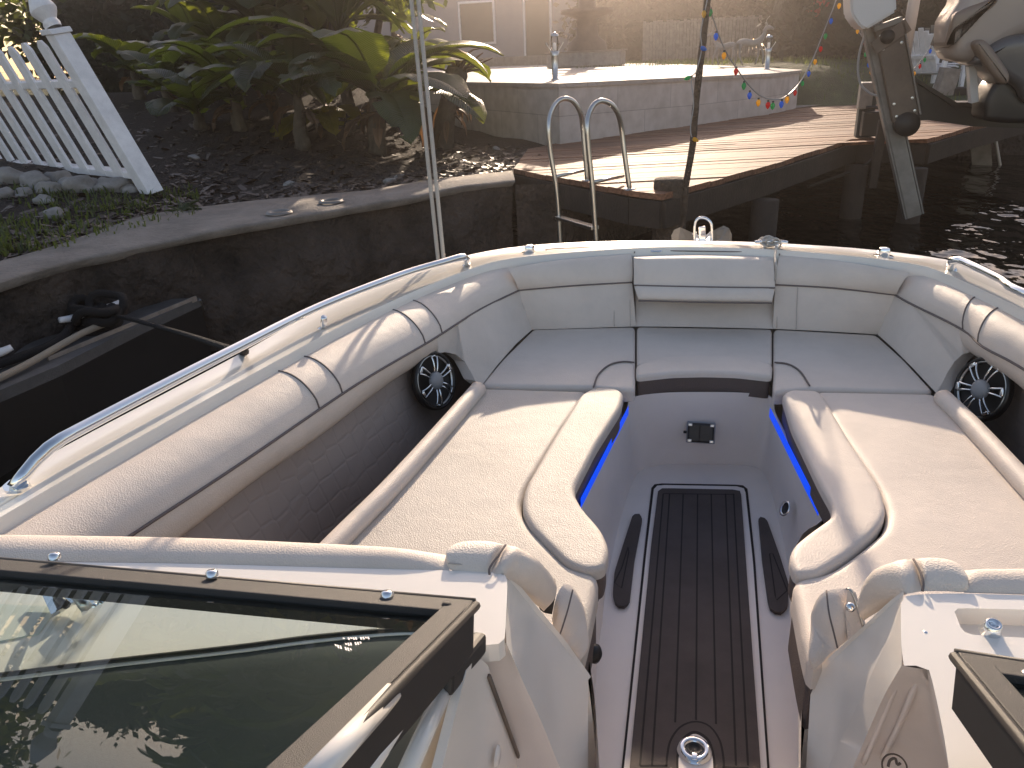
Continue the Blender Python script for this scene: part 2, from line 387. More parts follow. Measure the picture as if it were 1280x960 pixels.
# --- hull and deck band -------------------------------------------------
ZD = 1.20
outer = [V((-1.28, -2.2, ZD)), V((-1.31, -.8, ZD)), V((-1.315, .3, ZD))] + [W(x, y, ZD) for x, y in ((-30, 632), (60, 572), (200, 497), (300, 444), (400, 389), (500, 348), (575, 323), (615, 314), (660, 308), (720, 304), (800, 302), (870, 302), (950, 304), (1050, 310), (1105, 315), (1160, 322), (1195, 329), (1240, 345), (1282, 365))] + [V((1.22, 1.75, ZD)), V((1.30, 1.1, ZD)), V((1.315, .3, ZD)), V((1.31, -.8, ZD)), V((1.28, -2.2, ZD))]
ZI = 1.215
inner = [V((-1.20, -2.2, ZI)), V((-1.215, -.8, ZI)), V((-1.21, .3, ZI))] + [W(x, y, ZI) for x, y in ((-30, 676), (10, 655), (120, 590), (240, 520), (330, 470), (400, 430), (470, 393), (540, 362), (590, 341), (625, 330), (655, 326), (720, 321), (790, 315), (870, 314), (968, 317), (1040, 324), (1100, 332), (1145, 335), (1200, 356), (1246, 380), (1280, 397))] + [V((1.05, 1.8, ZI)), V((1.13, 1.3, ZI)), V((1.17, .95, ZI)), V((1.21, .3, ZI)), V((1.215, -.8, ZI)), V((1.20, -2.2, ZI))]
NB = 150
oc, ic = cat(outer, 500), cat(inner, 500)
# pair the two outlines by nearest direction from the bow's middle so that the band does not shear
oc = resample(oc, NB); ic2 = []
for i, p in enumerate(oc):
    lo, hi = max(0, int(i / NB * 500) - 70), min(500, int(i / NB * 500) + 70)
    ic2.append(min(ic[lo:hi], key=lambda q: (q - p).length_squared))
ic2 = [sum((ic2[max(0, min(NB - 1, i + k))] for k in range(-3, 4)), V((0, 0, 0))) / 7 for i in range(NB)]
ic2[0], ic2[-1] = ic[0], ic[-1]
def hullrow(t, z):
    out = []
    for p in oc:
        c = V((0.03, min(p.y, 1.6), 0)); d = V((p.x, p.y, 0)) - c
        q = c + d * t; out.append(V((q.x, q.y, z)))
    return out
part('hull', loft([hullrow(.80, .18), hullrow(.90, .42), hullrow(.97, .75), hullrow(1.0, 1.06), hullrow(1.012, 1.10), hullrow(1.012, 1.155), hullrow(1.0, 1.185)]), M['gel'])
band = loft([hullrow(1.0, 1.185), [p + V((0, 0, .004)) for p in oc], lerpc(oc, ic2, .08), lerpc(oc, ic2, .55), [p + V((0, 0, .003)) for p in lerpc(oc, ic2, .58)], [p + V((0, 0, .012)) for p in lerpc(oc, ic2, .62)], [p + V((0, 0, .016)) for p in lerpc(oc, ic2, .95)], [p + V((0, 0, -.012)) for p in ic2], [p + V((0, 0, -.06)) for p in ic2]])
part('deck', band, M['gel'], ang=40)
part('transom', loft([[hullrow(.8, .18)[0], hullrow(.8, .18)[-1]], [oc[0], oc[-1]]]), M['gel'], smooth=False)
part('cockpit_seat', box((0, -1.2, .9), (2.3, .5, .30), bev=.04), M['vinyl'], smooth=False)  # unseen aft seat and backrest, added to bounce sunlight towards the bow
part('cockpit_backrest', box((0, -1.52, 1.12), (2.3, .14, .34), bev=.04), M['vinyl'], smooth=False)
part('engine_cover', box((0, -1.9, .9), (2.4, .5, .5), bev=.05), M['gel'], smooth=False)
# --- coaming bolsters ---------------------------------------------------
pT = cat([V((-1.2, .78, 1.188))] + [W(x, y, 1.186) for x, y in ((10, 656), (120, 591), (240, 521), (330, 471), (400, 431), (470, 394), (540, 363), (590, 343), (622, 334), (641, 334))], 60)
pS = cat([V((-1.08, .80, 1.12))] + [W(x, y, 1.12) for x, y in ((160, 672), (300, 580), (447, 480), (540, 425), (600, 387), (653, 361))], 60)
sT = cat([W(x, y, 1.186) for x, y in ((1128, 338), (1143, 336), (1165, 342), (1200, 358), (1246, 381), (1280, 398))] + [V((1.045, 1.8, 1.186)), V((1.125, 1.3, 1.186)), V((1.165, .95, 1.186)), V((1.19, .7, 1.186))], 60)
sS = cat([W(x, y, 1.12) for x, y in ((1114, 366), (1139, 380), (1201, 411), (1229, 434), (1280, 462))] + [V((.965, 1.7, 1.12)), V((1.02, 1.25, 1.12)), V((1.05, .95, 1.12)), V((1.08, .7, 1.12))], 60)
rP, rS = roll(pT, pS, .047, 12, .6), roll(sT, sS, .047, 12, .6)
def endcaps(rows, bm):
    for k in (0, -1):
        e = [r[k] for r in rows]; c = sum(e, V((0, 0, 0))) / len(e) + V((0, 0, -.02)); vc = bm.verts.new(c); ve = [bm.verts.new(p) for p in e]
        for i in range(len(ve) - 1): bm.faces.new((ve[i], ve[i + 1], vc))
    return bm
bp_ = part('coaming_bolster', endcaps(rP, loft(rP)), M['vinyl'], ang=60); bs_ = part('coaming_bolster', endcaps(rS, loft(rS)), M['vinyl'], ang=60)
def across(rows, i, off=.0015):          # a seam running over the roll at index i
    c = [r[i] for r in rows]; return [p + (CAM - p).normalized() * off for p in c]
def seam_tube(pts, r, parent, m='seam', name='seam'): return part(name, tube(pts, r, 6), M[m], parent)
for i in (25, 28, 40, 43): seam_tube(across(rP, i), .0026, bp_)
for i in (11, 14): seam_tube(across(rS, i), .0026, bs_)
def lift(c, d=.003): return [p + (CAM - p).normalized() * d for p in c]
seam_tube(lift(pS), .0035, bp_); seam_tube(lift(sS), .0035, bs_)
# --- panel strips and corner pads ----------------------------------------
pL = cat([V((-1.075, .84, 1.05))] + [W(x, y, 1.04) for x, y in ((225, 672), (320, 600), (400, 545), (485, 480), (545, 442))], 40)
pS1 = cat([V((-1.08, .80, 1.12))] + [W(x, y, 1.12) for x, y in ((160, 672), (300, 580), (447, 480), (545, 422))], 40)
inn = [p + V((-.03, 0, -.004)) for p in pL]
part('side_pad', loft(roll(pS1, pL, .010, 6) + [inn]), M['vinyl'])
sL = cat([W(x, y, 1.04) for x, y in ((1212, 440), (1245, 462), (1280, 487))] + [V((.93, 1.7, 1.04)), V((1.0, 1.25, 1.04)), V((1.05, .85, 1.04))], 40)
sS1 = cat([W(x, y, 1.12) for x, y in ((1200, 410), (1229, 434), (1280, 462))] + [V((.965, 1.7, 1.12)), V((1.02, 1.25, 1.12)), V((1.06, .85, 1.12))], 40)
part('side_pad', loft(roll(sS1, sL, .010, 6) + [[p + V((.03, 0, -.004)) for p in sL]]), M['vinyl'])
def P3(*a): return [W(x, y, z) for x, y, z in a]
padP = P3((543, 423, 1.12), (572, 404, 1.12), (600, 387, 1.12), (628, 373, 1.12), (653, 361, 1.12), (659, 386, 1.04), (665, 412, .957), (645, 430, .957), (622, 456, .957), (602, 482, .957), (594, 476, .97), (588, 464, .985), (581, 452, 1.0), (570, 443, 1.02), (556, 440, 1.03), (543, 443, 1.04))
part('corner_pad', plate(padP, V((-.05, .035, -.01))), M['vinyl'], ang=40)
padS = P3((1114, 366, 1.12), (1126, 373, 1.12), (1139, 380, 1.12), (1170, 395, 1.12), (1202, 411, 1.12), (1213, 440, 1.04), (1203, 443, 1.03), (1193, 452, 1.015), (1184, 466, .99), (1177, 480, .97), (1170, 491, .957), (1140, 459, .957), (1118, 437, .957), (1097, 418, .957), (1105, 392, 1.04))
part('corner_pad', plate(padS, V((.05, .035, -.01))), M['vinyl'], ang=40)
# --- recessed side panels and speakers -----------------------------------
nP, nS = V((1, 0, .12)), V((-1, 0, .12))
pb = cat([V((-.99, .8, .80))] + [W(x, y, .78) for x, y in ((400, 680), (480, 612), (560, 530), (600, 478), (625, 450))], 40)
pu = cat([V((-1.09, .84, 1.055))] + [W(x, y, 1.05) + V((-.045, 0, 0)) for x, y in ((225, 672), (320, 600), (400, 545), (485, 480), (545, 442), (600, 410))], 40)
part('side_panel', loft([pu, lerpc(pu, pb, .5), pb]), M['hex'])
sb = cat([W(x, y, .78) for x, y in ((1150, 460), (1177, 495), (1280, 605))] + [V((.93, 1.4, .8)), V((.99, .85, .8))], 40)
su = cat([W(x, y, 1.05) + V((.045, 0, 0)) for x, y in ((1170, 412), (1212, 440), (1280, 487))] + [V((.965, 1.6, 1.05)), V((1.09, .85, 1.05))], 40)
part('side_panel', loft([su, lerpc(su, sb, .5), sb]), M['hex'])
def speaker(px, py, x, nrm, rad):
    c = WX(px, py, x); n = nrm.normalized(); R = basis(n)
    sp = part('speaker', lathe([(rad * .97, -.012), (rad * 1.0, .004), (rad * .95, .012), (rad * .88, .008), (rad * .86, -.008)], c, n, 40), M['black'])
    part('cone', lathe([(rad * .87, -.006), (rad * .5, -.022), (.0, -.03)], c, n, 32), M['rubber'], sp)
    g = B()
    for k in range(6):
        a0 = 2 * math.pi * (k + .25) / 6
        def q(a, r, h): return c + R @ V((r * math.cos(a), r * math.sin(a), h))
        for s in (-1, 1):
            pts = [q(a0 + s * .22, rad * .28, .010), q(a0 + s * .17, rad * .45, .014), q(a0 + s * .15, rad * .65, .014), q(a0 + s * .16, rad * .82, .011)]
            tube(cat(pts, 10), .0032, 6, g)
        if k in (0, 2, 3, 5):
            m_ = q(a0, rad * .80, .012); box(m_, (rad * .12, rad * .22, .006), R @ Matrix.Rotation(a0, 3, 'Z'), g, .002)
        else: tube([q(a0 - .16, rad * .82, .011), q(a0, rad * .84, .011), q(a0 + .16, rad * .82, .011)], .003, 6, g)
    part('grille', g, M['chrome'], sp)
    part('chrome_ring', lathe([(rad * .82, .0), (rad * .845, .008), (rad * .87, .004)], c, n, 40), M['steel'], sp)
    part('centre_cap', lathe([(rad * .30, .004), (rad * .29, .014), (rad * .2, .020), (0, .023)], c, n, 28), M['grey_plastic'], sp)
speaker(543, 476, -.805, V((1, -.38, .30)), .098)
speaker(1228, 487, .855, V((-1, -.45, .30)), .098)
# --- bow backrests -------------------------------------------------------
def rest(name, top, seam, bot, bulge=.022):
    a, s_, b = [cat([W(x, y, z) for x, y, z in c], 24) for c in (top, seam, bot)]
    o = part(name, loft(roll(a, s_, bulge, 10, .6)), M['vinyl'])
    l = part('lower_pad', loft(roll(s_, b, .006, 5)), M['vinyl'], o)
    seam_tube(lift(s_), .003, o)
    return o
rest('backrest', [(634, 336, 1.212), (700, 325, 1.212), (788, 317, 1.212)], [(647, 363, 1.12), (720, 357, 1.12), (790, 353, 1.12)], [(665, 412, .957), (730, 410, .957), (795, 408, .957)])
cb = part('backrest', loft(roll(curve([(794, 352, 1.10), (880, 354, 1.10), (968, 355, 1.10)], 24), curve([(795, 408, .957), (880, 409, .957), (966, 411, .957)], 24), .004, 5)), M['vinyl'])
rest('backrest', [(975, 319, 1.212), (1040, 325, 1.212), (1137, 341, 1.212)], [(969, 356, 1.12), (1040, 360, 1.12), (1121, 369, 1.12)], [(966, 411, .957), (1030, 414, .957), (1097, 418, .957)])
fa = cat([W(x, y, z) + V((0, -.03, 0)) for x, y, z in ((793, 320, 1.21), (880, 318, 1.212), (966, 321, 1.21))], 24)
fs = cat([W(x, y, z) + V((0, -.03, 0)) for x, y, z in ((793, 354, 1.12), (880, 356, 1.12), (968, 357, 1.12))], 24)
fb = cat([W(x, y, z) + V((0, -.03, 0)) for x, y, z in ((799, 372, 1.075), (880, 374, 1.075), (964, 375, 1.075))], 24)
back = [p + V((0, .05, -.005)) for p in fa]; backb = [p + V((0, .035, -.005)) for p in fb]
flap = part('centre_backrest_pad', loft([back] + roll(fa, fs, .02, 9, .6, taper=.06) + roll(fs, fb, .014, 6, .6, taper=.06)[1:] + [backb]), M['vinyl'])
seam_tube(lift(fs, .004), .003, flap)
seam_tube([p + V((0, -.004, -.002)) for p in fb], .003, flap)
for px in ((972, 357, 971, 410), (997, 359, 995, 412), (767, 355, 768, 408), (787, 354, 788, 408)):
    a, b = W(px[0], px[1], 1.115), W(px[2], px[3], .96); seam_tube(lift([a.lerp(b, k / 8) for k in range(9)], .008), .0012, cb, 'stitch', 'stitching')
# --- seat cushions --------------------------------------------------------
ZS = .955
def outline(pts, n, z=ZS): return cat([W(x, y, z) if len(pt) == 2 else W(*pt) for pt in pts for x, y in [pt[:2]]], n, closed=True)
def poly_round(pts, z, r=.02, n=160):
    """polygon with rounded corners"""
    P = [W(x, y, z) for x, y in pts]; out = []
    k = len(P)
    for i in range(k):
        a, b, c = P[i - 1], P[i], P[(i + 1) % k]
        ra = min(r, (a - b).length * .45, (c - b).length * .45)
        p, q = b + (a - b).normalized() * ra, b + (c - b).normalized() * ra
        for t in (0, .25, .5, .75, 1): out.append(p * (1 - t) ** 2 + b * 2 * t * (1 - t) + q * t * t)
    return resample(out, n, True)
def seat(name, P, depth=.045, r=.018, crown=.004, m='vinyl', charcoal=None, label=None):
    o = part(name, cushion(P, depth, r, crown), M[m], ang=50, label=label)
    if charcoal:
        if area2(P) < 0: P = P[::-1]
        Q = [p + V((0, 0, -depth)) for p in inset_pts(P, .004)]
        part('charcoal_side', cushion(Q, charcoal, .004), M['char'], o, ang=50)
    return o
# corner seats
seat('bow_seat_cushion', poly_round([(666, 411), (794, 408), (794, 487), (740, 483), (600, 481), (628, 448)], ZS, .022), r=.014)
seat('bow_seat_cushion', poly_round([(967, 411), (1096, 418), (1130, 448), (1168, 489), (1015, 485), (967, 490)], ZS, .022), r=.014)
# bow centre seat: cushion, raised lip with charcoal face
seat('bow_seat_cushion', poly_round([(796, 408), (965, 411), (965, 455), (880, 450), (796, 456)], ZS, .02), r=.012)
seat('seat_lip', poly_round([(795, 456), (830, 445), (880, 443), (930, 445), (966, 455), (965, 470), (920, 465), (880, 464), (840, 465), (795, 470)], ZS + .006, .02), .022, .012, .003, charcoal=.062)
cs = curve([(797, 449, ZS + .004), (815, 443, ZS + .006), (850, 442, ZS + .006), (880, 441, ZS + .006), (930, 442, ZS + .006), (948, 444, ZS + .006), (965, 452, ZS + .004)], 30)
# arc seams on the corner seats
for c in ([(742, 484), (748, 468), (762, 456), (778, 452), (793, 453)], [(968, 453), (985, 455), (1000, 464), (1012, 482)]):
    seam_tube(curve([(x, y, ZS + .004) for x, y in c], 24), .003, boat)
# long side seats
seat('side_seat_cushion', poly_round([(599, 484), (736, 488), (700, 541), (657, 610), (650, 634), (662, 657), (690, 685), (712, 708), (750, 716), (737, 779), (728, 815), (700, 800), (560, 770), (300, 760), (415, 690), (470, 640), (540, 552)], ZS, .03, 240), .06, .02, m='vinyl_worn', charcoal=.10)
seat('side_seat_cushion', poly_round([(1170, 491), (1018, 488), (1050, 540), (1098, 610), (1109, 640), (1104, 662), (1070, 690), (1035, 714), (990, 722), (1003, 790), (1014, 835), (1050, 815), (1200, 790), (1500, 780), (1330, 670), (1270, 602)], ZS, .03, 240), .06, .02, charcoal=.10)
# raised inner cushions that curve round the walkway
ZC = ZS + .011
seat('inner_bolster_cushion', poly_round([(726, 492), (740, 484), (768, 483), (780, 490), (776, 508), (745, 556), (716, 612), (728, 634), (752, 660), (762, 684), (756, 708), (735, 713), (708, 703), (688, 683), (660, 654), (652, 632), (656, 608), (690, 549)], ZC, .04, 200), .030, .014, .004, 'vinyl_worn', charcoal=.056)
seat('inner_bolster_cushion', poly_round([(978, 491), (988, 486), (1022, 487), (1030, 494), (1062, 549), (1102, 610), (1109, 640), (1096, 662), (1060, 692), (1022, 716), (995, 718), (986, 696), (992, 680), (1010, 665), (1040, 644), (1041, 630), (1025, 602), (990, 530)], ZC, .04, 200), .030, .014, .004, 'vinyl', charcoal=.056)
# rolled piping along the outboard edge of the seats
for c, e in (([(598, 486), (560, 530), (490, 608), (415, 684), (330, 775)], V((-.80, .85, .965))), ([(1178, 497), (1215, 533), (1280, 603), (1350, 680)], V((.86, .9, .965)))):
    pts = [W(x, y, .968) for x, y in c] + [e]
    pts = cat(pts, 30); part('edge_roll', tube(pts, .026, 14), M['vinyl'])
# --- walkway liner, sole --------------------------------------------------
ZF = .592
upper = cat([W(*p) for p in ((752, 1000, .80), (744, 880, .82), (737, 800, .85), (757, 712, .87), (748, 672, .87), (727, 634, .87), (755, 567, .87), (783, 512, .87), (789, 497, .885), (830, 491, .89), (880, 490, .89), (930, 491, .89), (966, 496, .885), (969, 515, .87), (997, 570, .87), (1030, 640, .87), (1003, 668, .87), (988, 712, .87), (1003, 800, .85), (1002, 880, .82), (1000, 1000, .80))], 120)
lower = cat([W(*p) for p in ((735, 1000, ZF), (742, 900, ZF), (748, 800, ZF), (757, 740, ZF), (766, 690, ZF), (778, 640, ZF), (790, 605, ZF), (800, 589, ZF), (820, 582, ZF), (850, 580, ZF), (878, 580, ZF), (915, 581, ZF), (940, 583, ZF), (955, 591, ZF), (963, 610, ZF), (972, 645, ZF), (982, 690, ZF), (990, 740, ZF), (997, 800, ZF), (1000, 900, ZF), (1003, 1000, ZF))], 120)
rows = []
for t in (0, .2, .4, .6, .75, .85, .92, .97, 1):
    f = t ** 1.6
    rows.append([V((u.x + (l.x - u.x) * f, u.y + (l.y - u.y) * f, u.z + (l.z - u.z) * (1 - (1 - t) ** 1.15))) for u, l in zip(upper, lower)])
part('walkway_liner', loft(rows), M['liner'])
solebm = B(); ctr = [V((.04, p.y, ZF)) for p in lower]
fl = [lower[0] + V((-.02, -2.4, 0))] + lower + [lower[-1] + V((.02, -2.4, 0))]
f_ = solebm.faces.new([solebm.verts.new(p) for p in fl])
part('sole', solebm, M['liner'], smooth=False)
# front bulkhead recess (shallow moulded panel)
rec = poly_round([(800, 512), (955, 513), (952, 574), (806, 573)], .75, .01, 40)
# LED strips
for c in ([(781, 512), (720, 629)], [(967, 515), (1030, 639)]):
    a = [p + V((math.copysign(.012, .05 - p.x), 0, 0)) for p in resample([W(x, y, .884) for x, y in c], 12)]
    part('light_strip', loft([[p + V((0, 0, .016)) for p in a], a, [p + V((0, 0, -.016)) for p in a]]), M['led'], smooth=False)
# mat
def flat_poly(pts, z, th, r, m, name, parent=None, n=120):
    P = poly_round(pts, z, r, n); bm = plate(P, V((0, 0, -th)))
    return part(name, bm, m, parent, smooth=False)
flat_poly([(815, 604), (934, 606), (944, 700), (962, 960), (966, 1060), (762, 1060), (777, 960), (805, 690)], ZF + .004, .003, .03, M['groove'], 'mat_recess')
flat_poly([(818, 606), (931, 608), (941, 700), (959, 960), (963, 1060), (766, 1060), (780, 960), (808, 690)], ZF + .008, .003, .028, M['liner'], 'mat_surround')
zm = ZF + .016
matp = flat_poly([(823, 610), (926, 612), (931, 680), (951, 960), (956, 1060), (779, 1060), (787, 960), (814, 680)], zm, .007, .02, M['mat'], 'deck_mat')
def groove(pts, r=.0022, z=None, n=2):
    c = [W(x, y, (z or zm) + .0004) for x, y in pts]
    c = cat(c, 30) if n > 2 else c
    bm = B()
    rowsA, rowsB = [], []
    for i, p in enumerate(c):
        t = (c[min(i + 1, len(c) - 1)] - c[max(i - 1, 0)]).normalized(); s = V((-t.y, t.x, 0)) * r
        rowsA.append(p + s); rowsB.append(p - s)
    return loft([rowsA, rowsB], bm)
gl = B()
def mg(bm2):
    me = bpy.data.meshes.new('t'); bm2.to_mesh(me); bm2.free(); gl.from_mesh(me); bpy.data.meshes.remove(me)
for a in ([(829, 617), (800, 957)], [(837, 617), (815, 957)], [(854, 617), (844, 903)], [(872, 617), (870, 900)], [(889, 617), (895, 905)], [(907, 617), (920, 957)], [(917, 617), (935, 957)], [(829, 617), (918, 618)], [(800, 957), (834, 957)], [(903, 959), (936, 960)]): mg(groove(a))
mg(groove([(833, 958), (834, 945), (838, 926), (850, 909), (868, 902), (886, 907), (899, 924), (904, 945), (905, 962)], n=3))
part('mat_grooves', gl, M['groove'], matp, smooth=False)
flat_poly([(849, 1000), (848, 945), (853, 927), (868, 915), (884, 925), (891, 945), (893, 1000)], zm + .002, .004, .03, M['liner'], 'socket_base', n=60)
flat_poly([(846, 1000), (845, 944), (850, 923), (868, 911), (887, 922), (894, 944), (896, 1000)], zm + .001, .003, .03, M['groove'], 'socket_gasket', n=60)
sc = W(868, 938, zm + .002)
so = part('table_socket', lathe([(.0, -.02), (.017, -.02), (.018, .006), (.024, .009), (.031, .007), (.036, .001)], sc, seg=32), M['chrome'])
part('socket_insert', lathe([(.0, .001), (.010, .001), (.012, .004), (.017, .003)], sc + V((0, .004, .001)), seg=24), M['rubber'], so)
part('socket_latch', box(sc + V((.0, -.021, .006)), (.012, .018, .006), bev=.002), M['chrome'], so)
# step pads
for pts, inn_ in (([(791, 643), (799, 641), (803, 648), (793, 700), (787, 752), (780, 759), (770, 756), (766, 742), (768, 715), (779, 680)], [(785, 684), (777, 710), (768, 728), (777, 735), (786, 690)]),
                  ([(948, 647), (953, 645), (959, 650), (975, 695), (986, 730), (985, 757), (976, 767), (963, 762), (960, 750), (953, 700)], [(962, 692), (969, 744), (971, 750), (984, 738), (966, 692)])):
    sp_ = flat_poly(pts, ZF + .012, .009, .012, M['mat'], 'step_pad', n=60)
    part('pad_groove', groove(inn_ + [inn_[0]], .0018, ZF + .0125), M['groove'], sp_, smooth=False)
# hatch latch on the front bulkhead
lc = WY(876, 541, 2.40); R0 = basis(V((0, -1, .35)), V((0, 0, 1)))
hl = part('hatch_latch', box(lc, (.088, .066, .02), R0, bev=.006), M['black'], smooth=False)
for sx in (-1, 1):
    for sy in (-1, 1): part('corner_clip', box(lc + R0 @ V((sx * .036, sy * .027, .011)), (.014, .010, .006), R0, bev=.002), M['steel'], hl, smooth=False)
part('door_split', box(lc + R0 @ V((-.004, 0, .0105)), (.003, .055, .002), R0), M['groove'], hl, smooth=False)
part('latch_pin', lathe([(0, 0), (.005, 0), (.005, .01), (.0, .011)], lc + R0 @ V((-.047, 0, .004)), R0 @ V((-1, 0, 0)), 10), M['black'], hl)
part('latch_bezel', box(lc + R0 @ V((0, 0, -.006)), (.096, .073, .012), R0, bev=.004), M['grey_plastic'], hl, smooth=False)
# chrome ring pull in starboard walkway wall, dark fittings low on each side
for px, py, z, x in ((985, 637, .72, None),):
    c = W(px, py, z); n = (CAM - c); n.z *= .4; n = V((-1, -.3, .5)).normalized()
    ring = part('ring_pull', lathe([(.016, 0), (.022, .004), (.023, 0)], c + n * .01, n, 24), M['chrome'])
    part('ring_cup', lathe([(.0, -.006), (.016, -.002), (.02, .001)], c + n * .01, n, 20), M['rubber'], ring)
for px, py, z, n in ((743, 817, .80, V((1, -.5, .4))), (1000, 826, .80, V((-1, -.5, .4)))):
    c = W(px, py, z); part('courtesy_light', lathe([(.0, .012), (.012, .011), (.02, .004), (.02, -.004)], c, n, 24), M['black'])
# --- lounge backs on the consoles ------------------------------------------
def padroll(name, A, Bc, bulge, m, taper=.12, seg=10, power=.6):
    return part(name, loft(roll(curve([tuple(p) for p in A], 40), curve([tuple(p) for p in Bc], 40), bulge, seg, power, taper=taper)), M[m])
# long rolls across the front of the dash
padroll('console_bolster', [(-60, 668, 1.208), (100, 670, 1.208), (250, 673, 1.208), (420, 681, 1.208), (500, 686, 1.208), (560, 694, 1.206)], [(-60, 700, 1.203), (100, 703, 1.203), (250, 706, 1.203), (400, 710, 1.203), (500, 713, 1.203), (562, 715, 1.203)], .012, 'vinyl')
padroll('console_bolster', [(1200, 713, 1.208), (1240, 712, 1.208), (1300, 712, 1.208), (1420, 714, 1.208)], [(1205, 741, 1.203), (1240, 742, 1.203), (1300, 744, 1.203), (1420, 748, 1.203)], .012, 'vinyl')
# port pad (perforated top, smooth side), then the short pad inboard
a = [(556, 700, 1.206), (562, 686, 1.210), (580, 678, 1.213), (610, 677, 1.213), (632, 681, 1.213)]; b = [(557, 706, 1.203), (565, 713, 1.203), (585, 716, 1.203), (600, 717, 1.203), (612, 718, 1.203)]
pp = padroll('lounge_headrest', a, b, .016, 'perf', .1)
q = padroll('headrest_side', [(632, 681, 1.213), (650, 686, 1.207), (672, 700, 1.19), (688, 717, 1.14), (694, 726, 1.10)], [(612, 718, 1.203), (630, 720, 1.20), (648, 735, 1.15), (668, 754, 1.09), (680, 764, 1.05)], .016, 'vinyl', .12); q.parent = pp; q.matrix_parent_inverse = Matrix.Identity(4)
seam_tube(lift(curve([(632, 681, 1.217), (622, 695, 1.217), (612, 710, 1.210), (612, 718, 1.206)], 16), .009), .002, pp)
seam_tube(lift(curve([(560, 704, 1.210), (585, 706, 1.206), (612, 706, 1.206)], 16), .009), .0013, pp, 'stitch', 'stitching')
part('headrest_end', plate([W(*p) for p in ((694, 724, 1.10), (696, 738, 1.08), (690, 768, 1.02), (680, 766, 1.03), (676, 757, 1.06), (686, 735, 1.1))], V((-.01, .012, -.004))), M['rubber'], pp, smooth=False)
pp2 = padroll('lounge_side_pad', [(692, 760, 1.03), (697, 742, 1.05), (706, 730, 1.055), (718, 736, 1.04), (728, 756, 1.0), (731, 782, .97), (730, 812, .94)], [(690, 775, 1.01), (692, 786, 1.0), (697, 794, .99), (704, 800, .98), (712, 808, .97), (718, 815, .955), (725, 826, .94)], .016, 'vinyl', .15)
seam_tube(lift(curve([(716, 737, 1.055), (709, 765, 1.03), (700, 793, 1.0)], 12), .02), .0015, pp2)
a = [(1072, 752, 1.10), (1080, 728, 1.15), (1095, 711, 1.19), (1121, 702, 1.210), (1142, 699, 1.213)]; b = [(1079, 776, 1.06), (1092, 768, 1.09), (1107, 759, 1.13), (1130, 744, 1.20), (1153, 739, 1.203)]
pq = padroll('lounge_headrest', [(1142, 699, 1.213), (1165, 698, 1.213), (1186, 701, 1.213), (1200, 709, 1.210), (1210, 728, 1.206)], [(1153, 739, 1.203), (1170, 739, 1.203), (1185, 739, 1.203), (1198, 740, 1.203), (1211, 740, 1.203)], .016, 'perf', .1)
q = padroll('headrest_side', a, b, .016, 'vinyl', .12); q.parent = pq; q.matrix_parent_inverse = Matrix.Identity(4)
seam_tube(lift(curve([(1142, 699, 1.217), (1150, 714, 1.217), (1154, 728, 1.213), (1153, 739, 1.206)], 16), .009), .002, pq)
seam_tube(lift(curve([(1152, 726, 1.206), (1178, 725, 1.206), (1206, 728, 1.210)], 16), .009), .0013, pq, 'stitch', 'stitching')
pq2 = padroll('lounge_side_pad', [(1014, 836, .94), (1013, 800, .97), (1015, 765, 1.0), (1024, 745, 1.04), (1040, 737, 1.055), (1060, 736, 1.055)], [(1018, 838, .94), (1026, 830, .955), (1037, 818, .97), (1047, 810, .98), (1057, 802, .99), (1068, 793, 1.0)], .016, 'vinyl', .15)
seam_tube(lift(curve([(1033, 738, 1.055), (1036, 765, 1.04), (1042, 790, 1.01), (1047, 810, .985)], 12), .02), .0015, pq2)
pl = part('pad_end_plate', plate([W(*p) for p in ((1059, 737, 1.07), (1065, 742, 1.065), (1073, 765, 1.04), (1078, 783, 1.02), (1069, 794, 1.005), (1060, 802, 1.0), (1057, 770, 1.035))], V((.008, .01, -.004))), M['vinyl'], pq2, smooth=False)
bc = W(1063, 759, 1.06); part('chrome_button', lathe([(.008, 0), (.008, .008), (.005, .011), (0, .011)], bc, CAM - bc, 18), M['chrome'], pq2)
part('pad_trim', tube(cat([W(*p) for p in ((1058, 736, 1.075), (1064, 739, 1.075), (1072, 760, 1.05), (1079, 783, 1.02))], 16), .0022, 6), M['steel'], pq2)
# --- consoles ----------------------------------------------------------------
ZK = 1.205
def rpoly(pts): return [W(*p) for p in pts]
kp = B(); P = cat([W(*p) for p in ((-60, 702, ZK), (200, 704, ZK), (400, 709, ZK), (560, 713, ZK), (600, 714, ZK))], 16) + cat([W(*p) for p in ((622, 716, ZK), (631, 719, ZK), (634, 728, ZK), (633, 760, ZK), (631, 795, ZK), (628, 803, ZK), (612, 806, ZK), (585, 806, ZK))], 16) + cat([W(*p) for p in ((560, 798, ZK), (510, 793, ZK), (400, 802, ZK), (300, 815, ZK), (150, 832, ZK), (0, 851, ZK), (-100, 862, ZK))], 24)
console = part('console', plate(P, V((0, 0, -.03))), M['gel'], smooth=False)
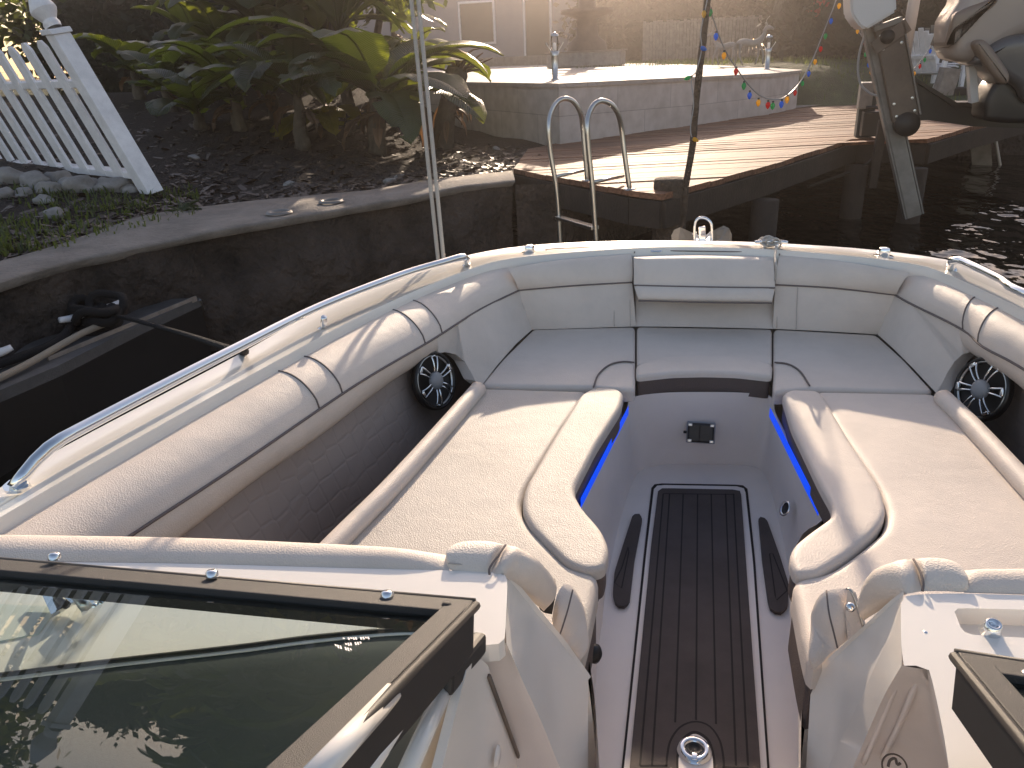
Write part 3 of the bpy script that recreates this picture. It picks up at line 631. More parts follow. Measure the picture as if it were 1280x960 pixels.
# faces of the port console down to the sole
def strip(a, b, n=20, mid=None): return loft([cat([W(*p) for p in a], n), cat([W(*p) for p in b], n)])
f1 = [(629, 716, ZK + .001), (645, 735, 1.16), (670, 766, 1.09), (700, 802, 1.0), (735, 850, .90)]
f2 = [(633, 804, ZK - .005), (655, 855, 1.07), (678, 905, .95), (700, 960, .83), (735, 1040, .66)]
part('console_bulkhead', loft([cat([W(*p) for p in f1], 20), cat([W(*p) for p in f2], 20)]), M['gel'], console)
part('bulkhead_return', strip(f1, [(632, 712, ZK), (650, 732, 1.16), (676, 764, 1.09), (706, 800, 1.0), (739, 846, .90)]), M['gel'], console)
part('bulkhead_edge', loft([cat([W(*p) for p in ((735, 850, .90), (741, 900, .80), (746, 960, .68), (750, 1040, .6))], 12), cat([W(*p) for p in ((735, 850, .90), (722, 905, .80), (716, 975, .70), (735, 1040, .66))], 12)]), M['gel'], console)
g1 = [(628, 803, ZK - .004), (612, 806, ZK - .004), (585, 806, ZK - .004)]
part('console_side', loft([cat([W(*p) for p in f2], 20), cat([W(*p) for p in ((628, 806, ZK - .02), (640, 850, 1.09), (658, 905, .96), (676, 960, .84), (700, 1040, .68))], 20), cat([W(*p) + V((-.03, .0, 0)) for p in ((610, 812, ZK - .03), (600, 860, 1.09), (600, 905, .96), (600, 960, .84), (600, 1060, .68))], 20)]), M['liner'], console)
# hidden inner side of the console, with three moulded ribs
part('console_wall', box((-.285, .36, .90), (.02, .72, .61)), M['gel'], console, smooth=False)
part('console_base', box((-.75, .3, .58), (.9, 1.1, .02)), M['liner'], console, smooth=False)
for k in range(3):
    p0, p1 = WX(556 - 34 * k, 860 + 4 * k, -.262), WX(500 - 60 * k, 985, -.262)
    part('moulded_rib', tube([p0, p1], .011, 10), M['gel'], console)
dr = [WX(x, y, -.245) for x, y in ((583, 838), (592, 826), (602, 824), (610, 832), (660, 990), (640, 1010), (540, 1010))]
d_ = part('locker_door', plate(dr, V((-.012, 0, 0))), M['gel'], console, smooth=False)
hp0, hp1 = WX(611, 845, -.243), WX(655, 965, -.243)
part('hinge', tube([hp0, hp1], .0035, 8), M['brown'], d_)
lp = WX(621, 945, -.240); part('door_latch', lathe([(0, .004), (.012, .004), (.016, 0)], lp, V((1, 0, 0)), 24), M['gel'], d_)
# dark dash behind the console top
dl = [W(*p) for p in ((585, 806, 1.19), (560, 799, 1.19), (510, 794, 1.19), (400, 803, 1.19), (300, 816, 1.19), (150, 833, 1.19), (0, 852, 1.19), (-100, 863, 1.19))]
d2 = [V((p.x * 1.0, p.y - .05, 1.20)) for p in dl]; d3 = [V((p.x, .40, 1.14)) for p in dl]; d4 = [V((p.x, .1, 1.0)) for p in dl]
dash = part('dashboard', loft([[p + V((0, .004, -.02)) for p in dl], [p + V((0, 0, .012)) for p in dl], [p + V((0, -.012, .014)) for p in dl], d2, d3, d4]), M['dash'], console)
part('dash_trim', tube(cat([p + V((0, -.006, .014)) for p in dl], 30), .005, 8), M['rubber'], dash)
# grommets and fittings on the console top under the glass
ns = [W(*p) for p in ((-60, 752, ZK + .002), (62, 758, ZK + .002), (66, 768, ZK + .002), (48, 792, ZK + .002), (-60, 812, ZK + .002))]
nsb = part('nonskid_patch', plate(ns, V((0, 0, -.0025))), M['nonskid'], console, smooth=False)
hg = part('windscreen_latch', plate([W(*p) for p in ((48, 734, 1.225), (100, 735, 1.225), (118, 752, 1.222), (102, 766, 1.222), (92, 752, 1.222), (64, 768, 1.222))], V((0, 0, -.006))), M['chrome'], console, smooth=False)
for px, py in ((118, 757), (126, 753)):
    c = W(px, py, 1.226); part('latch_screw', lathe([(.005, 0), (.004, .003), (0, .004)], c, seg=12), M['chrome'], hg)
part('latch_lever', tube(cat([W(68, 740, 1.23), W(76, 750, 1.25), W(84, 757, 1.24)], 10), .006, 8), M['black'], hg)
part('latch_arm', tube([W(96, 745, 1.228), W(108, 758, 1.228)], .008, 8), M['steel'], hg)
# starboard console
trayo = [(1192, 762), (1199, 760), (1240, 761), (1330, 763), (1400, 768), (1400, 808), (1330, 800), (1240, 795), (1212, 793), (1203, 789)]
kq = B(); P = cat([W(x, y, ZK) for x, y in ((1500, 752), (1330, 746), (1205, 742), (1150, 743), (1133, 745), (1127, 752), (1126, 775), (1127, 810), (1130, 832))], 30) + cat([W(x, y, ZK) for x, y in ((1145, 832), (1158, 834), (1165, 850), (1180, 920), (1190, 990), (1200, 1060))], 16) + [W(1330, 1080, ZK), W(1500, 1080, ZK)]
tr_ = poly_round(trayo, ZK, .012, 48)
bmq = grid_fill(B(), P, tr_)
stc = part('console', bmq, M['gel'], smooth=False)
trb = [p + V((-.004 if p.x > .6 else .004, 0, -.028)) for p in tr_]
bt = loft([tr_ + [tr_[0]], trb + [trb[0]]]); bt.faces.new([bt.verts.new(p) for p in trb])
part('tray', bt, M['gel'], stc, ang=40)
c = W(1238, 790, ZK); cup = part('drink_stud', lathe([(.014, 0), (.011, .006), (.010, .018), (.007, .019), (.006, .012), (0, .011)], c, V((0, -.25, 1)), 22), M['chrome'], stc)
c = W(1204, 783, ZK); part('small_screw', lathe([(.003, 0), (0, .002)], W(1157, 790, ZK), seg=8), M['chrome'], stc)
h1 = [(1130, 743, ZK + .001), (1112, 758, 1.16), (1085, 784, 1.09), (1055, 812, 1.0), (1014, 852, .90)]
h2 = [(1127, 832, ZK - .003), (1105, 870, 1.09), (1085, 915, .98), (1066, 960, .87), (1030, 1040, .70)]
h0 = [(1128, 755, ZK), (1102, 815, 1.12), (1078, 868, 1.0), (1056, 915, .90), (1035, 960, .80), (1003, 1040, .66)]
part('console_bulkhead', loft([cat([W(*p) for p in h1], 20), cat([W(*p) for p in h0], 20)]), M['gel'], stc)
part('bulkhead_bevel', loft([cat([W(*p) for p in h0], 20), cat([W(*p) for p in h2], 20)]), M['gel'], stc)
part('bulkhead_return', strip(h1, [(1129, 739, ZK), (1108, 755, 1.16), (1080, 782, 1.09), (1050, 809, 1.0), (1008, 848, .90)]), M['gel'], stc)
part('bulkhead_edge', loft([cat([W(*p) for p in ((1014, 852, .90), (1007, 900, .80), (1001, 960, .68), (996, 1040, .6))], 12), cat([W(*p) for p in ((1014, 852, .90), (1022, 905, .80), (1022, 975, .70), (1003, 1040, .66))], 12)]), M['gel'], stc)
part('console_side', loft([cat([W(*p) for p in h2], 20), cat([W(*p) + V((.025, .01, -.01)) for p in h2], 20)] + [cat([W(1158, 836, ZK - .03), W(1164, 870, 1.12), W(1176, 925, 1.0), W(1188, 975, .9), W(1200, 1060, .7)], 20), cat([W(1158, 834, ZK - .001), W(1165, 850, ZK - .001), W(1180, 920, ZK - .001), W(1190, 990, ZK - .001), W(1200, 1060, ZK - .001)], 20)]), M['liner'], stc)
part('console_wall', box((.43, .30, .86), (.02, .62, .60)), M['gel'], stc, smooth=False)
for c in ([(1128, 852, 1.14), (1110, 895, 1.03), (1082, 960, .88)], [(1152, 850, 1.15), (1138, 885, 1.08), (1125, 915, 1.0), (1105, 955, .9)]):
    part('moulded_rib', tube([p + V((-.004, .0, .01)) for p in curve(c, 14)], .004, 8), M['liner'], stc)
ec = W(1118, 958, .95); nn = (CAM - ec).normalized()
em = part('emblem', lathe([(.016, 0), (.018, .003), (.0165, .003), (.0155, 0)], ec, nn, 28), M['brown'], stc)
R1 = basis(nn)
part('emblem_stroke', tube(cat([ec + R1 @ V(p) for p in ((-.008, -.004, .003), (-.007, .006, .003), (-.001, .011, .003), (.003, .004, .003), (.007, .008, .003))], 20), .002, 6), M['brown'], em)
# --- windscreens -------------------------------------------------------------
def windscreen(A, Bq, Dq, side, ext_top):
    """A,B: ends of the base rail; D: a point on the inner post. Glass rises towards the helm."""
    u_ = (A - Bq).normalized(); w_ = (Dq - Bq).normalized(); n = u_.cross(w_).normalized()
    if n.z < 0: n = -n
    T = Bq + w_ * ext_top; T2 = A + w_ * ext_top
    fr = part('windscreen', B(), M['frame'])
    bm = B()
    R = Matrix((u_, (w_ - u_ * w_.dot(u_)).normalized(), n)).transposed()
    L = (A - Bq).length
    v_ = (w_ - u_ * w_.dot(u_)).normalized()
    box((A + Bq) / 2 + v_ * .008, (L + .03, .046, .018), R, bm, .002)
    z = basis(w_, n); box(Bq + w_ * (ext_top / 2 + .014), (.030, .020, ext_top), z, bm, .002)
    bm.to_mesh(fr.data); bm.free()
    part('gasket', tube([A - v_ * .021 + n * .004, Bq - v_ * .021 + n * .004 - u_ * .016], .0055, 8), M['rubber'], fr)
    part('gasket', box((A + Bq) / 2 + v_ * .037 - n * .010, (L, .018, .012), R), M['rubber'], fr, smooth=False)
    o_ = -u_
    part('post_flange', box(Bq + w_ * (ext_top / 2 + .02) + o_ * .020 - n * .020, (.012, .05, ext_top), z), M['rubber'], fr, smooth=False)
    part('post_gasket', tube([Bq + o_ * .021 + n * .006 - w_ * .004, T + o_ * .021 + n * .006], .006, 8), M['rubber'], fr)
    gq = B(); gf = gq.faces.new([gq.verts.new(q_) for q_ in (Bq, A, T2, T)]); gf.normal_update()
    if gf.normal.dot(n) < 0: gf.normal_flip()
    me_ = bpy.data.meshes.new('glass'); gq.to_mesh(me_); gq.free(); me_.materials.append(M['glass']); gl_ = bpy.data.objects.new('glass', me_); COL.objects.link(gl_); gl_.parent = fr
    return fr, u_, v_, w_, n
A, Bq = W(-140, 698, 1.30), W(574, 762, 1.30)
D = W(372, 960, 1.44); glassP = Bq.copy()
wsP, u1, v1, w1, n1 = windscreen(A, Bq, D, -1, .72)
for px, py in ((68, 696), (265, 718), (484, 744)):
    c = W(px, py, 1.312) ; part('chrome_screw', lathe([(.0085, -.004), (.0085, .003), (.006, .006), (0, .0065)], c, n1, 18), M['chrome'], wsP)
c = W(558, 757, 1.312); part('corner_screw', lathe([(.007, 0), (.005, .004), (0, .005)], c, n1, 14), M['frame'], wsP)
lt = W(575, 790, 1.27); part('rubber_stop', box(lt + V((.012, -.03, -.02)), (.02, .14, .03), basis(w1, n1) @ Matrix.Rotation(math.radians(90), 3, 'X'), bev=.006), M['rubber'], wsP, smooth=False)
A, Bq = W(1516, 879, 1.29), W(1219, 833, 1.29)
D = WX(1306, 936, Bq.x)
wsS, u2, v2, w2, n2_ = windscreen(A, Bq, D, 1, .62)
c = W(1285, 846, 1.30); part('chrome_screw', lathe([(.0085, -.004), (.0085, .003), (.006, .006), (0, .0065)], c, n2_, 18), M['chrome'], wsS)
# etched glazing mark on the port glass: three short lines of pale marks (unreadable in the photograph)
def on_glass(px, py):
    v = _ray(px, py); return CAM + v * (((glassP - CAM).dot(n1)) / v.dot(n1)) + n1 * .001
mk = B()
for p0, p1, k_, h_ in (((428, 798), (462, 797), 11, 3.0), ((431, 805), (452, 803), 7, 3.6), ((418, 806), (440, 812), 7, 4.2)):
    for k in range(k_):
        if (k * 7 + k_) % 5 == 3: continue
        t0, t1 = k / k_, (k + .68) / k_
        q = [(p0[0] + (p1[0] - p0[0]) * t, p0[1] + (p1[1] - p0[1]) * t) for t in (t0, t1)]
        hh = h_ * (1 if k % 3 else .6)
        mk.faces.new([mk.verts.new(on_glass(x, y)) for x, y in (q[0], q[1], (q[1][0] + 1.2, q[1][1] + hh), (q[0][0] + 1.2, q[0][1] + hh))])
part('glazing_mark', mk, M['white'], wsP, smooth=False)
# --- bow rails ----------------------------------------------------------------
def rail(pts, stan):
    c = cat(pts, 60); r = part('bow_rail', tube(c, .0135, 14), M['chrome'])
    for p, q in stan:
        part('stanchion', tube([p, q], .009, 12), M['chrome'], r); part('foot', lathe([(.02, 0), (.017, .008), (.009, .012)], q, seg=18), M['chrome'], r)
    return r
zr = 1.275
rp = [W(17, 610, 1.222), W(28, 596, 1.235), W(46, 574, 1.258), W(70, 553, zr), W(110, 531, zr), W(200, 484, zr), W(300, 433, zr), W(400, 383, zr), W(500, 344, zr), W(560, 326, zr), W(578, 321, zr), W(583, 324, zr - .012), W(584, 332, 1.215)]
rl = rail(rp, [(W(405, 397, zr - .003), W(404, 413, 1.213)), (W(581, 324, zr - .008), W(584, 333, 1.213))])
part('rail_base', plate(poly_round([(2, 608), (14, 598), (34, 600), (40, 607), (22, 614), (6, 614)], 1.222, .006, 24), V((0, 0, -.006))), M['chrome'], rl, smooth=False)
rs = [W(1189, 337, 1.213), W(1189, 328, zr - .012), W(1195, 324, zr), W(1215, 332, zr), W(1250, 349, zr), W(1290, 370, zr)] + [V((1.17, 1.9, zr)), V((1.26, 1.4, zr)), V((1.28, 1.1, zr))]
rail(rs, [(W(1189, 328, zr - .01), W(1189, 338, 1.213)), (V((1.2, 1.75, zr)), V((1.2, 1.75, 1.2)))])
# --- deck fittings ---------------------------------------------------------------
for px, py in ((662, 317), (1104, 321)):
    c = W(px, py, 1.214); bm = B(); box(c + V((0, 0, .018)), (.038, .045, .036), None, bm, .010)
    nl = part('pop_up_cleat', bm, M['chrome'], ang=40); part('cleat_base', lathe([(.036, 0), (.033, .004), (0, .005)], c, seg=20), M['chrome'], nl)
c = W(820, 313, 1.216); dp = part('filler_cap', lathe([(.028, 0), (.026, .005), (.018, .005), (.016, .003), (0, .003)], c, seg=28), M['chrome'])
part('cap_key', box(c + V((0, 0, .005)), (.02, .005, .004)), M['black'], dp, smooth=False)
# anchor locker lid line, and the recessed lid seams to each side
for pts in ([(803, 304), (796, 309), (793, 316)], [(970, 307), (975, 312), (974, 319)], [(684, 314), (690, 311), (780, 308), (787, 311), (782, 314)], [(838, 313.5), (945, 315)], [(1005, 314), (1080, 321), (1092, 318)]):
    part('lid_seam', tube(curve([(x, y, 1.2165) for x, y in pts], 16), .0022, 6), M['seam'], boat)
cl = W(963, 313, 1.216)
cb_ = part('bow_cleat', tube(cat([cl + V((-.06, 0, .03)), cl + V((-.03, 0, .034)), cl + V((.03, 0, .034)), cl + V((.06, 0, .03))], 12), .008, 10), M['chrome'])
for s in (-1, 1): part('cleat_foot', tube([cl + V((s * .022, 0, 0)), cl + V((s * .022, 0, .034))], .008, 10), M['chrome'], cb_)
# =================================================================== SURROUNDINGS
DZ = 1.10
# --- water, ground -------------------------------------------------------
def structure(name, bm, m, smooth=False):
    o = obj(name, bm, m, None, smooth); o['kind'] = 'structure'; return o
wb = B(); wb.faces.new([wb.verts.new(p) for p in ((-150, -150, .4), (150, -150, .4), (150, 13, .4), (-150, 13, .4))])
structure('water', wb, M['water'])
def sstep(t): t = max(0, min(1, t)); return t * t * (3 - 2 * t)
capI = cat([V((-3.9, -6, DZ)), V((-3.75, 0, DZ))] + [W(x, y, DZ) for x, y in ((0, 326), (110, 292), (200, 266), (330, 250), (450, 238), (550, 224), (640, 213))], 90)
capO = cat([V((-3.4, -6, DZ)), V((-3.2, 0, DZ))] + [W(x, y, DZ) for x, y in ((0, 351), (140, 315), (280, 285), (400, 265), (550, 238), (644, 224))], 90)
def dist_cap(x, y):
    return min(((p.x - x) ** 2 + (p.y - y) ** 2) ** .5 for p in capI[::3])
def bedz(x, y):
    d = dist_cap(x, y)
    return DZ - .03 + .085 * min(d, 7) * sstep((-x - 2.5) / 2.4) + .05 * noise.noise(V((x * 1.3, y * 1.3, 0))) * min(1, d) + .02 * noise.noise(V((x * 5, y * 5, 3)))
def lawnz(x, y):
    f = sstep((3.0 - x) / 1.2)
    return 1.09 + .53 * (sstep((y - 12.5) / 5.5) * (1 - f) + sstep((y - 12.4) / 1.4) * f) + .02 * noise.noise(V((x * .6, y * .6, 1)))
def hit(px, py, fn, y0=3.0, y1=60):
    v = _ray(px, py); lo = None; y = y0
    while y < y1:
        p = CAM + v * (y / v.y)
        if p.z <= fn(p.x, p.y): return p
        y += .04
    return p
soil = B()
far = cat([V((-16, -6, 1.5)), V((-16, 3, 1.7)), V((-14, 10, 1.8)), V((-8, 12.4, 1.7)), V((-4.6, 12.2, 1.5)), V((-3.1, 10.25, 1.2)), V((-1.36, 8.05, 1.1)), V((-1.3, 7.2, 1.08))], 90)
rows = []
for k in range(46):
    t = (k / 45) ** 1.3; row = []
    for a, b in zip(capI, far):
        p = a.lerp(b, t); row.append(V((p.x, p.y, bedz(p.x, p.y) if k else DZ - .03)))
    rows.append(row)
loft(rows, soil); structure('garden_soil', soil, M['soil'], True)
lw = B(); rows = []
for yy in [12.3, 12.6, 13, 13.5, 14, 15, 16, 17, 18, 20, 24, 30, 45, 80, 160, 320]:
    rows.append([V((x, yy, lawnz(x, yy))) for x in [-320, -150, -60, -30] + list(range(-16, 17)) + [20, 30, 60, 150, 320]])
front = [V((p.x, 12.3, -.2)) for p in rows[0]]
loft([front] + rows, lw); structure('ground', lw, M['lawn'], True)
# --- seawall ---------------------------------------------------------------
sw = thing('seawall', 'stained rough seawall with a pale concrete cap beside the garden bed', 'seawall', (-2.6, 4.5, .4))
def rough(c, amp, seed, out):
    r = []
    for i, p in enumerate(c):
        t = (c[min(i + 1, len(c) - 1)] - c[max(i - 1, 0)]).normalized(); nrm = V((t.y, -t.x, 0))
        r.append(p + nrm * (out + amp * noise.noise(V((p.x * 1.7, p.y * 1.7, p.z * 2.2 + seed))) + amp * .5 * noise.noise(V((p.x * 5, p.y * 5, p.z * 5 + seed)))))
    return r
cIr = resample(capI, 240); cOr = resample(capO, 240)
def zc(c, z): return [V((p.x, p.y, z)) for p in c]
cOj = [p + V((0, 0, .012 * noise.noise(p * 3))) for p in rough(cOr, .035, 0, 0)]
capb = loft([zc(cIr, DZ - .12), [p + V((0, 0, .008 * noise.noise(p * 4))) for p in cIr], [p + V((0, 0, .01 * noise.noise(p * 3))) for p in lerpc(cIr, cOj, .5)], [p + V((0, 0, -.004)) for p in lerpc(cIr, cOj, .93)], [p + V((0, 0, -.015)) for p in cOj], zc(rough(cOr, .05, 0, -.05), DZ - .06)])
capb.faces.new([capb.verts.new(p) for p in (cIr[-1], cOj[-1], cOj[-1] - V((0, 0, .17)), cIr[-1] - V((0, 0, .17)))])
obj('cap', capb, M['conc'], sw, True)
fr_ = []
for k in range(16):
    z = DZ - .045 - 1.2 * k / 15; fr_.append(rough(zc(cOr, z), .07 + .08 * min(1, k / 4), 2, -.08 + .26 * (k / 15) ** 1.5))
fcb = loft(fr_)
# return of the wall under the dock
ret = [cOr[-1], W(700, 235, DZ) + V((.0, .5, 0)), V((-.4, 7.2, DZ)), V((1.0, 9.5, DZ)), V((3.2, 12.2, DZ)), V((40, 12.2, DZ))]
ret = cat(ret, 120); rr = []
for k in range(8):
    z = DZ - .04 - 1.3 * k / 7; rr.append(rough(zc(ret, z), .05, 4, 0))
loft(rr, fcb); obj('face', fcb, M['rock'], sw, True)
# --- floating dock with cleats ---------------------------------------------
FZ = .75
fd = thing('floating_dock', 'dark grey low floating dock with a pointed corner beside the seawall', 'floating dock', W(60, 480, FZ))
fdP = [W(x, y, FZ) for x, y in ((250, 372), (175, 406), (73, 457), (-10, 492), (-120, 545), (-400, 640), (-500, 430), (-120, 404), (0, 391), (100, 381), (160, 376))]
bm = plate(fdP, V((0, 0, -.05))); obj('deck_board', bm, M['floatdeck'], fd)
fp = [p + V((.01 if p.x > -2 else 0, 0, -.05)) for p in fdP]; bm = plate(fp, V((0, 0, -.42))); obj('float', bm, M['blacksteel'], fd)
e0, e1 = W(249, 375, FZ - .01), W(264, 412, FZ - .28); obj('edge_strip', bar(e0, e1, .02, .012), M['galv'], fd)
tb = B()
for k in range(3):
    a, b = W(120 - 90 * k, 421 + 30 * k, FZ + .006), W(170 - 90 * k, 400 + 30 * k, FZ + .006)
fe = [W(x, y, FZ + .004) for x, y in ((173, 405), (120, 421), (80, 440), (60, 452), (30, 466))]
obj('edge_board', bar(W(245, 373, FZ + .004), W(60, 450, FZ + .004), .012, .03), M['wood'], fd)
def cleat(p0, p1, z, label):
    a, b = W(*p0, z), W(*p1, z); d = (b - a).normalized(); c = (a + b) / 2
    t = thing('dock_cleat', label, 'cleat', V((c.x, c.y, FZ)))
    obj('horn', tube(cat([a + V((0, 0, .012)), a.lerp(b, .25), a.lerp(b, .75), b + V((0, 0, .012))], 14), .02, 10, radii=[.014 + .008 * math.sin(math.pi * k / 13) for k in range(14)]), M['white'], t, True)
    for s in (.36, .64):
        q = a.lerp(b, s); obj('cleat_foot', tube([V((q.x, q.y, FZ)), q], .017, 8), M['white'], t, True)
cleat((75, 403), (154, 379), FZ + .09, 'white dock cleat buried under a heap of black rope')
cleat((-52, 452), (16, 437), FZ + .07, 'white dock cleat at the edge of the dock, next to a tan rope')
hp = W(116, 396, FZ + .075); hb = B(); random.seed(3)
for k in range(11):
    rr = .045 + .04 * random.random(); cx_ = hp + V((random.uniform(-.08, .08), random.uniform(-.05, .05), -.06 + .012 * k))
    R = Matrix.Rotation(random.uniform(-.5, .5), 3, 'X') @ Matrix.Rotation(random.uniform(-.5, .5), 3, 'Y')
    tube([cx_ + R @ V((rr * 1.25 * math.cos(t), rr * math.sin(t), .012 * math.sin(3 * t))) for t in [2 * math.pi * j / 18 for j in range(18)]], .021, 8, hb, closed=True)
tag(obj('dock_line', hb, M['blackrope'], smooth=True), 'heap of black rope wrapped round the white dock cleat', 'rope')
ln = cat([hp + V((.08, 0, .02)), W(175, 402, FZ + .10), W(235, 419, .95), W(298, 439, 1.19), W(303, 434, 1.262)], 40)
tag(obj('dock_line', tube(ln, .011, 8), M['blackrope'], smooth=True), 'thin dark line stretched from the dock cleat to the boat', 'rope')
ln = cat([hp + V((.10, -.02, -.02)), W(100, 418, FZ + .05), W(40, 452, FZ + .03), W(0, 472, FZ + .025), W(-40, 490, FZ + .02)], 40)
tag(obj('dock_line', tube(ln, .017, 8), M['rope'], smooth=True), 'tan rope lying along the edge of the floating dock', 'rope')
ln = cat([hp + V((-.05, -.1, -.02)), W(70, 428, FZ + .04), W(20, 448, FZ + .03), W(-40, 466, FZ + .03)], 30)
tag(obj('dock_line', tube(ln, .022, 8), M['blackrope'], smooth=True), 'thick black rope running beside the tan rope on the dock', 'rope')
# --- wooden dock --------------------------------------------------------------
dk = thing('wooden_dock', 'weathered brown plank dock beside the stone terrace', 'dock', W(900, 200, DZ))
dP = [W(x, y, DZ) for x, y in ((642, 211), (790, 239), (828, 243), (960, 207), (1070, 172), (1160, 174), (1212, 159), (1290, 140), (1250, 128), (1067, 130.5), (1037, 129.5), (993, 134), (960, 142), (700, 178), (660, 186))]
bd = (W(1000, 166, DZ) - W(900, 171, DZ)); bd.z = 0; bd.normalize(); bn = V((-bd.y, bd.x, 0))
def clip(P, n, c):
    out = []
    for i in range(len(P)):
        a, b = P[i - 1], P[i]; da, db = a.dot(n) - c, b.dot(n) - c
        if da >= 0: out.append(a)
        if da * db < 0: out.append(a.lerp(b, da / (da - db)))
    return out
bm = B(); tone = []
lo = min(p.dot(bn) for p in dP); hi = max(p.dot(bn) for p in dP); k = lo; random.seed(5)
while k < hi:
    Q = clip(clip(dP, bn, k + .005), -bn, -(k + .135)); k += .14
    if len(Q) < 3: continue
    dz = random.uniform(-.004, .004); f0 = len(bm.faces)
    try: plate([p + V((0, 0, dz)) for p in Q], V((0, 0, -.038)), bm)
    except Exception: continue
    tone += [random.uniform(.35, 1.0)] * (len(bm.faces) - f0)
ob = obj('boards', bm, M['deck'], dk)
ca = ob.data.color_attributes.new('tone', 'FLOAT_COLOR', 'CORNER')
for p, t in zip(ob.data.polygons, tone):
    for li in p.loop_indices: ca.data[li].color = (t, t * .97, t * .93, 1)
fb_ = B()
for a, b in zip(dP[0:9], dP[1:9]):
    d = (b - a).normalized(); n = V((d.y, -d.x, 0)); o_ = n * .015 - V((0, 0, .13))
    bar(a + o_, b + o_, .24, .03, V((0, 0, 1)), fb_) if False else box((a + b) / 2 + o_, ((b - a).length, .03, .17), Matrix((d, V((0, 0, 1)).cross(d), V((0, 0, 1)))).transposed(), fb_)
obj('fascia', fb_, M['darkwood'], dk)
for px, py in ((838, 236), (1075, 176), (1150, 178), (960, 212)):
    p = W(px, py, DZ); obj('pile', lathe([(.10, -1.6), (.10, -.22), (0, -.22)] if px != 838 else [(.11, -1.6), (.11, .05), (.105, .065), (0, .07)], p, seg=16), M['bark' if px == 838 else 'darkwood'], dk, True)
# dock ladder
dl_ = thing('dock_ladder', 'steel dock ladder with two tall hooped handrails', 'ladder', W(734, 226, DZ))
for ft, leg, top, inn in (((734, 226), [(701, 318), (700, 300), (696, 240), (688, 190), (686, 160)], [(688, 143), (696, 128), (706, 123), (717, 127), (725, 140)], [(728, 156), (731, 190)]),
                          ((787, 237), [(746, 318), (745, 300), (741, 240), (736, 190), (734, 158)], [(736, 143), (743, 130), (753, 126), (765, 131), (773, 144)], [(777, 162), (781, 195)])):
    F_ = W(*ft, DZ); yo = F_.y - .22
    pts = [WY(x, y, yo) for x, y in leg] + [WY(x, y, yo + .22 * (i + 1) / 6) for i, (x, y) in enumerate(top)] + [WY(x, y, F_.y) for x, y in inn] + [F_]
    obj('handrail', tube(cat(pts, 60), .017, 10), M['steel'], dl_, True)
    obj('foot_plate', lathe([(.04, 0), (.038, .006), (0, .008)], F_, seg=16), M['steel'], dl_, True)
yo = W(734, 226, DZ).y - .22; yo2 = W(787, 237, DZ).y - .22
obj('cross_bar', tube([WY(694, 221, yo), W(734, 212, DZ + .06)], .012, 8), M['steel'], dl_, True)
obj('cross_bar', tube([WY(740, 228, yo2), W(779, 220, DZ + .05)], .012, 8), M['steel'], dl_, True)
for py in (272, 312): obj('step', bar(WY(698, py, yo), WY(744, py + 13, yo2), .06, .025, bev=.004), M['steel'], dl_)
# --- stone terrace ----------------------------------------------------------------
tr = thing('stone_terrace', 'raised terrace with pale paving and a grey stone clad wall', 'terrace', W(800, 165, DZ))
base = [W(570, 160, DZ), W(700, 180, DZ), W(960, 143, DZ), W(995, 135.5, DZ)]
topz = [1.673, 1.68, 1.604, 1.602]; topf = [V((b.x, b.y, z)) for b, z in zip(base, topz)]
backp = [W(999, 87, 1.602), W(970, 85.5, 1.605), W(934, 83, 1.615), W(805, 79, 1.66), W(690, 81, 1.672), W(532, 85.5, 1.675)]
leftp = V((-6.5, 14.4, 1.675)); full = topf + backp[:] + [leftp]
def uvquad(bm):
    return bm.loops.layers.uv.new('UVMap')
bm = B(); uv = uvquad(bm)
chain = [V((leftp.x, leftp.y, 1.0)), V((base[0].x, base[0].y, .95)), V((base[1].x, base[1].y, .95)), V((base[2].x, base[2].y, .95)), V((base[3].x, base[3].y, .95)), V((backp[0].x + .1, backp[0].y + 2, .95))]
ctop = [leftp] + topf + [backp[0] + V((.1, 2, 0))]
L_ = 0
for i in range(len(chain) - 1):
    d = (chain[i + 1] - chain[i]).length; hv = [bm.verts.new(p) for p in (chain[i], chain[i + 1], ctop[i + 1] - V((0, 0, .035)), ctop[i] - V((0, 0, .035)))]
    f = bm.faces.new(hv)
    for lp, q in zip(f.loops, ((L_, 0), (L_ + d, 0), (L_ + d, .7), (L_, .7))): lp[uv].uv = q
    L_ += d
obj('wall', bm, M['trav'], tr)
bm = B(); uv = uvquad(bm); cen = V((sum(p.x for p in full) / len(full), sum(p.y for p in full) / len(full), 1.655))
ov = []
for p in full:
    d = p - cen; d.z = 0; ov.append(p + d.normalized() * .03)
for i in range(len(ov)):
    a, b = ov[i], ov[(i + 1) % len(ov)]
    for tri in ((a, b, cen),):
        f = bm.faces.new([bm.verts.new(q) for q in tri])
        for lp in f.loops: lp[uv].uv = (lp.vert.co.x, lp.vert.co.y)
    f = bm.faces.new([bm.verts.new(q) for q in (a, b, b - V((0, 0, .04)), a - V((0, 0, .04)))])
    for lp in f.loops: lp[uv].uv = (lp.vert.co.x, lp.vert.co.y + lp.vert.co.z)
obj('paving', bm, M['paver'], tr)
pth = B(); pth.faces.new([pth.verts.new(W(x, y, DZ + .012)) for x, y in ((994, 135), (1038, 129.5), (1005, 124), (990, 124))])
structure('path', pth, M['paver'])
